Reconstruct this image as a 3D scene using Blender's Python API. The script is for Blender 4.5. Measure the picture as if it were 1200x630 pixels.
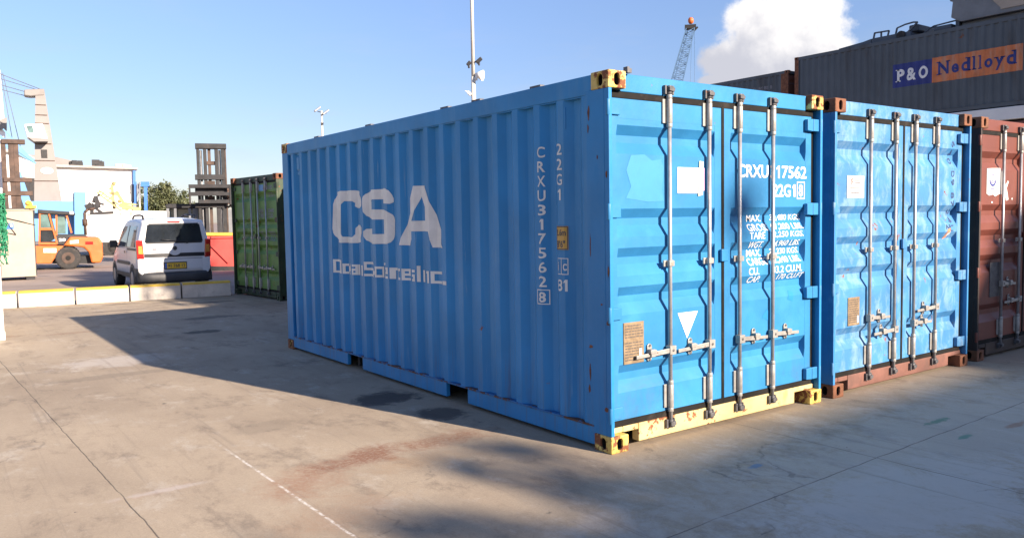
import bpy, bmesh, math, random
from mathutils import Vector, Matrix
R = math.radians
random.seed(7)
for o in list(bpy.data.objects): bpy.data.objects.remove(o)
S = bpy.context.scene
COL = S.collection

# ------------------------------------------------------------------ camera
CAM = Vector((-3.7087, -4.0002, 1.6276))
right = Vector((.80935, -.58651, -.01718)); up = Vector((.0516, .0420, .9978)); fwd = Vector((.58538, .80820, -.06418))
yaw, pit, rol = 0.626734736, -0.0642203503, -0.0172113739
fwd = Vector((math.sin(yaw)*math.cos(pit), math.cos(yaw)*math.cos(pit), math.sin(pit)))
r0 = Vector((math.cos(yaw), -math.sin(yaw), 0)); u0 = r0.cross(fwd)
right = math.cos(rol)*r0 + math.sin(rol)*u0; up = -math.sin(rol)*r0 + math.cos(rol)*u0
cd = bpy.data.cameras.new('camera'); cam = bpy.data.objects.new('camera', cd); COL.objects.link(cam)
M = Matrix((right, up, -fwd)).transposed().to_4x4(); M.translation = CAM
cam.matrix_world = M
cd.sensor_width = 36; cd.lens = 948.2956/1200*36; cd.clip_start = .05; cd.clip_end = 5000
S.camera = cam
S.view_settings.view_transform = 'Standard'; S.view_settings.look = 'None'; S.view_settings.gamma = 1
S.view_settings.exposure = 1.40
S.render.engine = 'CYCLES'; S.cycles.max_bounces = 6; S.cycles.use_denoising = True

def at(px, py, D):
    """world point seen at photo pixel (px, py) at forward distance D: used to survey far things"""
    return CAM + (right*((px-600)/948.2956) + up*(-(py-315)/948.2956) + fwd)*D

# ------------------------------------------------------------------ sky and sun
SUN = Vector((.258, -.887, .382)).normalized()
sd = bpy.data.lights.new('sun', 'SUN'); sd.energy = 5.0; sd.angle = R(.5); sd.color = (1, .85, .70)
so = bpy.data.objects.new('sun', sd); COL.objects.link(so); so.rotation_euler = SUN.to_track_quat('Z', 'Y').to_euler(); so.location = (20, -40, 40)

class NT:
    def __init__(s, t): s.t = t
    def n(s, k, ins=None, **kw):
        nd = s.t.nodes.new(k)
        for a, b in kw.items(): setattr(nd, a, b)
        for a, b in (ins or {}).items(): s.set(nd.inputs[a], b)
        return nd
    def set(s, sock, v):
        if isinstance(v, bpy.types.NodeSocket): s.t.links.new(v, sock)
        else:
            if sock.type == 'RGBA' and len(v) == 3: v = (*v, 1)
            sock.default_value = v
    def m(s, op, a, b=0, c=0, clamp=False):
        nd = s.n('ShaderNodeMath', {0: a, 1: b, 2: c}, operation=op); nd.use_clamp = clamp
        return nd.outputs[0]
    def mix(s, f, a, b, blend='MIX'):
        nd = s.n('ShaderNodeMix', data_type='RGBA', blend_type=blend)
        s.set(nd.inputs[0], f); s.set(nd.inputs[6], a); s.set(nd.inputs[7], b)
        return nd.outputs[2]
    def noise(s, vec, scale, detail=4, rough=.55, dist=0):
        return s.n('ShaderNodeTexNoise', {'Vector': vec, 'Scale': scale, 'Detail': detail, 'Roughness': rough, 'Distortion': dist}).outputs[0]
    def ramp(s, v, lo, hi):
        nd = s.n('ShaderNodeMapRange', {0: v, 1: lo, 2: hi, 3: 0, 4: 1}); nd.interpolation_type = 'SMOOTHSTEP'
        return nd.outputs[0]
    def map(s, v, sc=(1, 1, 1), loc=(0, 0, 0)):
        return s.n('ShaderNodeMapping', {0: v, 1: loc, 3: sc}).outputs[0]

W = bpy.data.worlds.new('World'); S.world = W; W.use_nodes = True
k = NT(W.node_tree); bg = W.node_tree.nodes['Background']
sky = k.n('ShaderNodeTexSky', sky_type='NISHITA', sun_disc=False, sun_elevation=math.asin(SUN.z), sun_rotation=math.atan2(SUN.x, SUN.y))
sky.air_density = 1.0; sky.dust_density = .5; sky.ozone_density = 3.5
tc = k.n('ShaderNodeTexCoord').outputs['Generated']
# one cumulus bank, placed by its direction in the sky
cdir = (at(915, 50, 1) - CAM).normalized(); crt = cdir.cross(Vector((0, 0, 1))).normalized(); cup = crt.cross(cdir)
def dot(v): return k.n('ShaderNodeVectorMath', {0: tc, 1: tuple(v)}, operation='DOT_PRODUCT').outputs['Value']
f_, a_, b_ = dot(cdir), dot(crt), dot(cup)
fs = k.m('MAXIMUM', f_, .05); A = k.m('DIVIDE', a_, fs); B = k.m('DIVIDE', b_, fs)
nz1 = k.noise(tc, 16, 6, .6); nz2 = k.noise(tc, 55, 5, .6)
den = None
for (x, y, rx, ry) in ((940, 30, 48, 36), (900, 60, 58, 40), (872, 22, 26, 20), (968, 62, 28, 28), (912, 95, 72, 34), (850, 72, 30, 20), (832, 96, 16, 8), (940, 95, 55, 36)):
    p = (at(x, y, 1) - CAM); p = p/p.dot(cdir); cx, cy_ = p.dot(crt), p.dot(cup); q = 1/850
    dx = k.m('DIVIDE', k.m('SUBTRACT', A, cx), rx*q); dy = k.m('DIVIDE', k.m('SUBTRACT', B, cy_), ry*q)
    e = k.m('SUBTRACT', 1.1, k.m('SQRT', k.m('ADD', k.m('MULTIPLY', dx, dx), k.m('MULTIPLY', dy, dy))))
    den = e if den is None else k.n('ShaderNodeMath', {0: den, 1: e, 2: .25}, operation='SMOOTH_MAX').outputs[0]
den = k.m('ADD', den, k.m('MULTIPLY', k.m('SUBTRACT', nz1, .5), 1.5)); den = k.m('ADD', den, k.m('MULTIPLY', k.m('SUBTRACT', nz2, .5), .5))
msk = k.m('MULTIPLY', k.ramp(den, .0, .42), k.m('GREATER_THAN', f_, .3))
# cloud shading painted into its colour: brighter crests towards the sun, darker base
lit = k.m('ADD', k.m('MULTIPLY', B, 8.5), k.m('ADD', k.m('MULTIPLY', A, 4.0), k.m('MULTIPLY', k.m('SUBTRACT', k.noise(tc, 20, 5, .6), .5), 1.4)))
lit = k.ramp(lit, -.45, .55)
ccol = k.mix(lit, (3.5, 3.55, 4.0), (7.0, 6.75, 6.5))
el = k.n('ShaderNodeSeparateXYZ', {0: tc}).outputs[2]
# sky tint: dims the band above the horizon and brightens the sky higher up
hz = k.m('SUBTRACT', 1, k.ramp(el, .0, .42))
tint = k.mix(hz, (1.24, 1.12, 1.20), (.84, .76, .85))
skyc = k.mix(1.0, sky.outputs[0], tint, 'MULTIPLY')
wz = k.map(tc, (3, 3, 16))
wisp = k.m('MULTIPLY', k.ramp(k.noise(wz, 1.6, 7, .62, .3), .50, .85), k.m('MULTIPLY', hz, .38))
skyc = k.mix(wisp, skyc, (3.6, 3.7, 4.0))
W.node_tree.links.new(k.mix(msk, skyc, ccol), bg.inputs[0])
bg.inputs[1].default_value = .07

# ------------------------------------------------------------------ materials
def mat(name, base, rough=.5, metal=0, var=.12, vs=2.5, dirt=None, da=.3, dlo=.5, dscale=(1, 1, 1), ds=3, rust=0, rs=7, rcol=(.16, .055, .022), bump=.04, bs=60, spec=.5, dent=0, runs=0, scr=0):
    m_ = bpy.data.materials.new(name); m_.use_nodes = True; t = NT(m_.node_tree); b = m_.node_tree.nodes['Principled BSDF']
    c = t.n('ShaderNodeTexCoord').outputs['Object']
    n1 = t.noise(c, vs, 5, .6)
    col = t.mix(t.ramp(n1, .3, .7), tuple(min(1, x*(1-var)) for x in base), tuple(min(1, x*(1+var)) for x in base))
    rg = rough
    if scr:    # rubbed vertical scrapes
        f = t.m('MULTIPLY', t.ramp(t.noise(t.map(c, (1, 26, 1.1)), 1.0, 6, .7), .60, .70), t.m('MULTIPLY', t.ramp(t.noise(c, 1.1, 3), .45, .6), scr))
        col = t.mix(f, col, (.16, .30, .44))
    if runs:   # rusty run-off and splash dirt low on the wall
        z_ = t.n('ShaderNodeSeparateXYZ', {0: c}).outputs[2]
        f = t.m('MULTIPLY', t.ramp(t.noise(t.map(c, (1, 9, .5)), 1.4, 7, .75), .50, .68), t.m('SUBTRACT', 1, t.ramp(z_, .12, .75)))
        col = t.mix(t.m('MULTIPLY', f, runs*.6), col, (.10, .075, .06))
    if dirt:
        f = t.m('MULTIPLY', t.ramp(t.noise(t.map(c, dscale), ds, 8, .65, .4), dlo, dlo+.22), da)
        col = t.mix(f, col, dirt)
    if rust:
        f = t.ramp(t.m('ADD', t.noise(c, rs, 9, .7), t.m('MULTIPLY', t.noise(c, rs*.23, 3, .5), .5)), 1.11-rust, 1.16-rust)
        rc = t.mix(t.noise(c, rs*6, 3), tuple(x*.6 for x in rcol), tuple(x*1.7 for x in rcol))
        col = t.mix(f, col, rc); rg = t.m('ADD', t.m('MULTIPLY', f, .85-rough), rough)
    t.set(b.inputs['Base Color'], col); t.set(b.inputs['Roughness'], rg); b.inputs['Metallic'].default_value = metal
    b.inputs['Specular IOR Level'].default_value = spec
    if bump:
        hh = t.noise(c, bs, 4, .6)
        bn = t.n('ShaderNodeBump', {'Strength': bump, 'Distance': .02, 'Height': hh})
        if dent: b2 = t.n('ShaderNodeBump', {'Strength': dent, 'Distance': .05, 'Height': t.noise(c, 1.7, 3, .5)}); t.set(b2.inputs['Normal'], bn.outputs[0]); bn = b2
        t.set(b.inputs['Normal'], bn.outputs[0])
    return m_

BLUE = mat('blue_container_paint', (.018, .190, .43), .48, spec=.35, var=.10, vs=1.5, dent=.35, runs=.9, scr=.8, dirt=(.08, .24, .42), da=.55, dlo=.52, dscale=(1, 1.5, .16), ds=2.2, rust=.12, rs=9, bump=.12, bs=14)
BEDGE = mat('chipped_blue_edge', (.012, .12, .30), .6, var=.2, vs=6, rust=.36, rs=16, rcol=(.09, .04, .022))
BLUED = mat('blue_door_paint', (.027, .178, .375), .45, spec=.35, var=.12, vs=2.2, dirt=(.05, .24, .44), da=.5, dlo=.5, ds=2.4, rust=.13, rs=10, bump=.10, bs=14, dent=.3, runs=.5)
FADED = mat('faded_pale_blue_paint', (.040, .175, .37), .55, var=.16, vs=2.6, dirt=(.25, .37, .48), da=.45, dlo=.44, dscale=(1.6, 1, 1.0), ds=5, rust=.2, rs=8, bump=.10)
FADEF = mat('deep_blue_frame_paint', (.03, .185, .42), .5, dirt=(.10, .28, .5), da=.5, dlo=.5, ds=4, rust=.18, rs=8)
YEL = mat('yellow_casting_paint', (.56, .39, .09), .5, var=.15, vs=5, dirt=(.75, .62, .25), da=.5, dlo=.45, ds=6, rust=.4, rs=9)
YELP = mat('pale_yellow_sill_paint', (.54, .43, .20), .5, var=.12, vs=4, dirt=(.36, .22, .07), da=.7, dlo=.52, dscale=(1, 1, .5), ds=6, rust=.30, rs=8)
RUST = mat('rusty_brown_steel', (.17, .065, .03), .8, var=.35, vs=8, dirt=(.07, .03, .02), da=.6, dlo=.5, ds=9, bump=.3)
REDOX = mat('red_oxide_paint', (.17, .075, .055), .6, var=.2, vs=4, dirt=(.09, .05, .04), da=.6, dlo=.48, ds=5, rust=.2)
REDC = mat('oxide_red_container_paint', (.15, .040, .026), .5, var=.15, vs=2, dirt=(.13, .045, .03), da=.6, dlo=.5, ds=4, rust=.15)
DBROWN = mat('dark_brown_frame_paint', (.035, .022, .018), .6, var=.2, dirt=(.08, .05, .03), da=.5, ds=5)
GRN = mat('green_container_paint', (.095, .20, .032), .55, var=.2, vs=2.5, dirt=(.04, .075, .03), da=.5, dlo=.5, ds=4, rust=.22)
DGRN = mat('dark_green_frame_paint', (.025, .045, .02), .6, var=.3, vs=4, dirt=(.08, .07, .045), da=.5, ds=5, rust=.25)
NAVY = mat('slate_container_paint', (.078, .094, .108), .6, var=.12, vs=.6, dirt=(.045, .036, .03), da=.7, dlo=.52, dscale=(1, 1, .2), ds=1.2, rust=.12, rs=2.5)
BRN = mat('brown_container_paint', (.16, .06, .04), .65, dirt=(.08, .035, .025), da=.5, ds=2, rust=.2)
GALV = mat('galvanised_steel', (.34, .34, .35), .42, .5, var=.15, vs=12, dirt=(.30, .27, .24), da=.6, dlo=.5, ds=18, rust=.14, rs=22)
GALVL = mat('zinc_handle_steel', (.33, .315, .29), .45, .35, var=.15, vs=20, dirt=(.25, .18, .12), da=.6, dlo=.55, ds=22, rust=.2, rs=25)
DSTEEL = mat('dark_cam_steel', (.095, .092, .095), .55, .3, var=.3, vs=20, rust=.2, rs=18)
RUB = mat('black_rubber_gasket', (.010, .009, .008), .8, spec=.2, var=.3, vs=5, dirt=(.045, .035, .028), da=.5, dlo=.5, dscale=(1, 1, 1), ds=8)
DARK = mat('dark_hollow', (.012, .011, .010), .9, bump=0)
WHT = mat('white_stencil_paint', (.78, .77, .74), .55, var=.05, vs=8, dirt=(.3, .45, .62), da=.5, dlo=.6, ds=14, bump=0)
WHTS = mat('side_lettering_paint', (.66, .64, .60), .6, var=.08, vs=6, dirt=(.25, .38, .55), da=.5, dlo=.58, ds=9, bump=0)
PAPER = mat('white_paper', (.54, .535, .52), .7, var=.04, dirt=(.6, .5, .35), da=.3, dlo=.6, ds=10, bump=.1, bs=25)
TAPE = mat('yellowed_tape', (.62, .53, .36), .5, bump=0)
PINK = mat('pink_paper_edge', (.55, .35, .55), .6, bump=0)
PLATE = mat('worn_data_plate', (.24, .17, .10), .5, .2, var=.25, vs=20, dirt=(.13, .09, .06), da=.6, ds=18)
INKD = mat('dark_ink', (.07, .06, .06), .6, bump=0)
INKN = mat('navy_ink', (.03, .05, .14), .6, var=.2, vs=12, bump=0)
ORNG = mat('orange_decal', (.60, .18, .06), .65, var=.15, vs=2, dirt=(.48, .28, .19), da=.7, dlo=.46, dscale=(1, 2, .4), ds=2.5, bump=0)
NAVYD = mat('blue_decal', (.022, .035, .19), .6, var=.15, vs=3, bump=0)
GOLD = mat('amber_plaque', (.50, .28, .05), .5, bump=0)
GREY = mat('grey_ink', (.20, .20, .22), .6, bump=0)
REDI = mat('red_ink', (.55, .10, .10), .6, bump=0)

def concrete(name):
    m_ = bpy.data.materials.new(name); m_.use_nodes = True; t = NT(m_.node_tree); b = m_.node_tree.nodes['Principled BSDF']
    c = t.n('ShaderNodeTexCoord').outputs['Object']; sp = t.n('ShaderNodeSeparateXYZ', {0: c}); X, Y = sp.outputs[0], sp.outputs[1]
    big = t.noise(t.map(c, (.5, .35, 1)), .8, 8, .68, .2)
    col = t.mix(t.ramp(big, .28, .72), (.325, .255, .180), (.50, .405, .288))
    mid = t.noise(t.map(c, (1, .55, 1), (3, 1, 0)), 2.6, 10, .74, .25)
    col = t.mix(t.m('MULTIPLY', t.ramp(mid, .50, .68), .75), col, (.21, .165, .122))
    lt = t.noise(t.map(c, (.9, .6, 1), (9, 4, 0)), 3.1, 10, .74, .3)
    col = t.mix(t.m('MULTIPLY', t.ramp(lt, .53, .68), .7), col, (.54, .47, .375))
    fine = t.noise(c, 38, 6, .7)
    col = t.mix(t.m('MULTIPLY', t.ramp(fine, .36, .68), .35), t.mix(.28, col, (.12, .1, .085)), col)
    grit = t.noise(c, 95, 5, .8)
    col = t.mix(t.ramp(grit, .30, .48), t.mix(.45, col, (.10, .085, .07)), col)
    col = t.mix(t.m('MULTIPLY', t.ramp(grit, .56, .70), .35), col, (.62, .56, .47))
    wr = t.m('MULTIPLY', t.m('SUBTRACT', t.noise(t.map(c, (1, .8, 1)), 3.6, 8, .7, .8), .5), 2.0)
    wr2 = t.m('MULTIPLY', t.m('SUBTRACT', t.noise(c, 17, 7, .75), .5), 1.6)
    def blob(cx, cy, rx, ry, rot=0, lo=.0, hi=.35, w=1.2, w2=.7):
        cr, sr = math.cos(rot), math.sin(rot)
        dx = t.m('SUBTRACT', X, cx); dy = t.m('SUBTRACT', Y, cy)
        u = t.m('DIVIDE', t.m('ADD', t.m('MULTIPLY', dx, cr), t.m('MULTIPLY', dy, sr)), rx)
        v = t.m('DIVIDE', t.m('ADD', t.m('MULTIPLY', dx, -sr), t.m('MULTIPLY', dy, cr)), ry)
        d = t.m('SUBTRACT', 1, t.m('SQRT', t.m('ADD', t.m('MULTIPLY', u, u), t.m('MULTIPLY', v, v))))
        d = t.m('ADD', d, t.m('ADD', t.m('MULTIPLY', wr, w), t.m('MULTIPLY', wr2, w2)))
        return t.ramp(d, lo, hi)
    # rust bleeding, oil drips, worn patches
    for (x, y, rx, ry, ro, cc, am) in ((-1.85, .80, .42, .26, .55, (.26, .115, .06), .60), (-1.38, 1.02, .42, .20, .2, (.20, .085, .05), .85), (-.82, 1.06, .60, .20, 0, (.22, .11, .065), .8),
                                      (-1.95, .1, .5, .3, .3, (.30, .19, .12), .5), (-1.1, .72, .5, .16, 0, (.33, .22, .13), .5), (-2.62, 1.19, .25, .06, .05, (.27, .13, .07), .5), (-2.9, 9.9, .3, .15, 0, (.2, .1, .06), .5), (-2.0, 9.7, .5, .12, 0, (.22, .12, .07), .5),
                                      (1.6, -2.05, .16, .12, .5, (.10, .05, .035), .6)):
        col = t.mix(t.m('MULTIPLY', blob(x, y, rx*1.1, ry*1.1, ro, -.15, .9), t.m('MULTIPLY', t.ramp(fine, .25, .6), am)), col, cc)
    for (x, y, rx, ry, ro, am) in ((-.38, 2.58, .36, .30, .3, .85), (-.30, 1.75, .26, .26, .4, .75), (-.40, 8.4, .32, .2, 0, .8), (.2, 10.2, .6, .25, 0, .55), (-.9, 12.6, .6, .12, 0, .5), (1.0, 12.9, .5, .14, 0, .7), (-.6, 13.9, .45, .1, 0, .6), (.4, 13.6, .5, .09, 0, .6), (-1.6, 2.3, .3, .2, .4, .16), (-2.9, -.9, .5, .4, 0, .3), (-2.1, 5.5, .8, .15, 0, .22)):
        col = t.mix(t.m('MULTIPLY', blob(x, y, rx, ry, ro, -.05, .4, .8, .35), am), col, (.045, .04, .038))
    for (x, y, rx, ry, am) in ((.75, -1.72, 1.3, .5, .55), (2.6, -1.3, 4.0, 1.0, .45), (-1.95, 6.5, .7, .45, .5), (-2.60, 1.19, .30, .05, .5), (3.2, -1.9, 1.5, .5, .25)):
        col = t.mix(t.m('MULTIPLY', blob(x, y, rx, ry, 0, -.2, .6), am), col, (.50, .46, .42))
    for (x, y, rx, ry, cc) in ((2.5, -.93, .2, .045, (.05, .19, .12)), (2.25, -1.27, .1, .035, (.06, .22, .15)), (.55, -.76, .08, .04, (.10, .2, .32)), (2.9, -1.35, .25, .05, (.3, .17, .11))):
        col = t.mix(t.m('MULTIPLY', blob(x, y, rx, ry, 0, 0, .5), .7), col, cc)
    # small spots
    vo = t.n('ShaderNodeTexVoronoi', {'Vector': c, 'Scale': 2.1}); sel = t.m('GREATER_THAN', t.n('ShaderNodeSeparateColor', {0: vo.outputs['Color']}).outputs[0], .72)
    sp_ = t.m('MULTIPLY', sel, t.m('SUBTRACT', 1, t.ramp(t.m('ADD', vo.outputs['Distance'], t.m('MULTIPLY', wr2, .10)), .02, .06)))
    col = t.mix(t.m('MULTIPLY', sp_, .8), col, (.05, .045, .04))
    v2 = t.n('ShaderNodeTexVoronoi', {'Vector': c, 'Scale': 6.5}); s2_ = t.n('ShaderNodeSeparateColor', {0: v2.outputs['Color']})
    sz2 = t.m('SUBTRACT', 1, t.ramp(t.m('ADD', v2.outputs['Distance'], t.m('MULTIPLY', wr2, .12)), .015, .05))
    col = t.mix(t.m('MULTIPLY', t.m('MULTIPLY', t.m('GREATER_THAN', s2_.outputs[0], .80), sz2), .75), col, (.10, .08, .065))
    col = t.mix(t.m('MULTIPLY', t.m('MULTIPLY', t.m('LESS_THAN', s2_.outputs[0], .10), sz2), .7), col, (.62, .56, .48))
    # long faint tyre and drag marks
    for (sx_, rt) in ((1.3, .35), (1.7, -.9)):
        mp = t.n('ShaderNodeMapping', {0: c, 2: (0, 0, rt), 3: (sx_*5, .16, 1)}).outputs[0]
        col = t.mix(t.m('MULTIPLY', t.ramp(t.noise(mp, 1.2, 8, .72), .56, .70), .40), col, (.17, .14, .115))
    # sawn joints
    wob = t.m('MULTIPLY', t.m('SUBTRACT', t.noise(c, 3.5, 3), .5), .03)
    jt = None
    for (ax, off, slope) in ((0, -2.79, -.035), (0, 1.305, .004), (0, 5.4, 0), (0, -6.9, 0), (1, -1.19, .032), (1, 6.9, .02), (1, -6.2, 0), (1, 11.9, -.03)):
        P_, Q_ = (X, Y) if ax == 0 else (Y, X)
        d = t.m('ABSOLUTE', t.m('ADD', wob, t.m('SUBTRACT', P_, t.m('ADD', t.m('MULTIPLY', Q_, slope), off))))
        j = t.m('SUBTRACT', 1, t.ramp(d, .001, .0065))
        jt = j if jt is None else t.m('MAXIMUM', jt, j)
    col = t.mix(t.m('MULTIPLY', jt, t.m('MULTIPLY', t.ramp(t.noise(c, 1.7, 5), .2, .6), .85)), col, (.075, .06, .05))
    # hairline cracks
    cr = t.n('ShaderNodeTexVoronoi', {'Vector': t.n('ShaderNodeVectorMath', {0: c, 1: t.n('ShaderNodeTexNoise', {'Vector': c, 'Scale': 1.5, 'Detail': 6}).outputs[1]}, operation='ADD').outputs[0], 'Scale': .33}, feature='DISTANCE_TO_EDGE').outputs[0]
    col = t.mix(t.m('MULTIPLY', t.m('SUBTRACT', 1, t.ramp(cr, .0, .006)), t.m('MULTIPLY', t.ramp(mid, .45, .6), .5)), col, (.09, .075, .065))
    # chalk line
    cl = t.m('ABSOLUTE', t.m('ADD', t.m('MULTIPLY', wr2, .012), t.m('SUBTRACT', t.m('ADD', X, 2.0), t.m('MULTIPLY', Y, -.02))))
    cl = t.m('MULTIPLY', t.m('SUBTRACT', 1, t.ramp(cl, .003, .014)), t.m('MULTIPLY', t.ramp(Y, -1.2, -.8), t.m('SUBTRACT', 1, t.ramp(Y, 1.4, 2.4))))
    col = t.mix(t.m('MULTIPLY', cl, t.ramp(t.noise(c, 11, 6, .75), .42, .58)), col, (.62, .58, .52))
    t.set(b.inputs['Base Color'], col); t.set(b.inputs['Roughness'], t.m('ADD', .7, t.m('MULTIPLY', mid, .25))); b.inputs['Specular IOR Level'].default_value = .3
    h = t.m('ADD', t.m('MULTIPLY', fine, .35), t.m('ADD', mid, t.m('MULTIPLY', jt, -1.5)))
    t.set(b.inputs['Normal'], t.n('ShaderNodeBump', {'Strength': .35, 'Distance': .012, 'Height': h}).outputs[0])
    return m_
CONC = concrete('stained_concrete')
ASPH = mat('pale_dusty_asphalt', (.26, .205, .17), .85, var=.2, vs=.3, dirt=(.35, .285, .24), da=.6, ds=.8, dlo=.45, dscale=(.3, 1, 1), bump=.2, bs=30)
KERB = mat('kerb_concrete', (.46, .42, .37), .8, var=.12, vs=3, dirt=(.28, .25, .22), da=.6, dlo=.55, ds=5, bump=.3, bs=25)
KYEL = mat('yellow_road_paint', (.55, .36, .045), .7, var=.15, vs=5, dirt=(.4, .33, .2), da=.5, dlo=.6, ds=7)
BEIGE = mat('beige_cabinet_paint', (.36, .30, .235), .6, var=.1, vs=1.5, dirt=(.24, .19, .145), da=.5, dlo=.55, dscale=(1, 1, .4), ds=2.5)
WPAINT = mat('white_paint', (.74, .73, .70), .45, var=.05, vs=1, dirt=(.5, .46, .4), da=.4, dlo=.58, dscale=(1, 1, .4), ds=2)
CARW = mat('white_car_paint', (.62, .62, .63), .22, var=.03, vs=3, bump=0)
BLKP = mat('black_plastic', (.022, .022, .024), .5, var=.2, bump=.05)
GREYP = mat('charcoal_bumper_plastic', (.032, .033, .036), .55, var=.15, bump=.05)
TYRE = mat('black_tyre_rubber', (.03, .028, .027), .85, var=.25, dirt=(.12, .095, .075), da=.5, ds=8)
RIM = mat('grey_wheel_rim', (.25, .25, .26), .4, .5, bump=0)
ORF = mat('orange_forklift_paint', (.50, .115, .02), .5, var=.12, vs=2, dirt=(.42, .2, .09), da=.4, ds=3, rust=.15)
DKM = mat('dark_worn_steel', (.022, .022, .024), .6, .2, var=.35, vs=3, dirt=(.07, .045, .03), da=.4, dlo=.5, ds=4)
BRM = mat('rusty_mast_steel', (.075, .045, .032), .7, .1, var=.4, vs=3, dirt=(.05, .04, .035), da=.6, ds=4)
GRYM = mat('grey_machinery_paint', (.16, .17, .18), .55, var=.15, vs=2)
GBLU = mat('grey_blue_machinery_paint', (.075, .09, .11), .6, var=.15, vs=2)
REDS = mat('red_skip_paint', (.55, .055, .045), .5, var=.12, vs=2, dirt=(.35, .06, .05), da=.5, ds=3)
CRN = mat('crane_grey_paint', (.20, .185, .175), .6, var=.06, vs=.4, dirt=(.15, .13, .12), da=.4, ds=.6)
LBL = mat('light_blue_steel_paint', (.10, .25, .46), .5, var=.08, vs=.5)
BLU2 = mat('strong_blue_paint', (.03, .14, .50), .5, var=.1)
YLM = mat('yellow_machine_paint', (.34, .275, .12), .6, var=.2, vs=1, rust=.2, rs=2)
POLE = mat('white_pole_paint', (.55, .52, .46), .5, var=.05)
BARK = mat('tree_bark', (.10, .075, .05), .9, var=.3, vs=4, bump=.4, bs=12)
NETG = mat('green_net_fibre', (.02, .20, .10), .7, var=.3, vs=12)
CRB = mat('pale_blue_lattice_paint', (.085, .16, .27), .5, var=.05, bump=0)
CABL = mat('steel_cable', (.10, .10, .11), .6, bump=0)
ROOFD = mat('grey_roof_sheet', (.35, .31, .28), .7, var=.2, vs=.4)
def glass(name, base, rough=.06, spec=.8):
    m_ = mat(name, base, rough, var=.3, vs=2, bump=0, spec=spec); return m_
GLS = glass('dark_tinted_glass', (.020, .024, .028)); GLT = glass('teal_cab_glass', (.10, .17, .16), .12)
GLV = glass('van_side_glass', (.10, .11, .12), .05, 1)
LMPR = glass('red_lamp_lens', (.45, .02, .015), .15); LMPO = glass('amber_lamp_lens', (.65, .27, .06), .15)
def leafmat(name, a, b_):
    m_ = bpy.data.materials.new(name); m_.use_nodes = True; t = NT(m_.node_tree); b = m_.node_tree.nodes['Principled BSDF']
    c = t.n('ShaderNodeTexCoord').outputs['Object']
    t.set(b.inputs['Base Color'], t.mix(t.ramp(t.noise(c, .9, 5, .7), .35, .65), a, b_)); b.inputs['Roughness'].default_value = .6
    return m_
LEAF = leafmat('olive_leaves', (.045, .06, .022), (.11, .115, .05))

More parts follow.
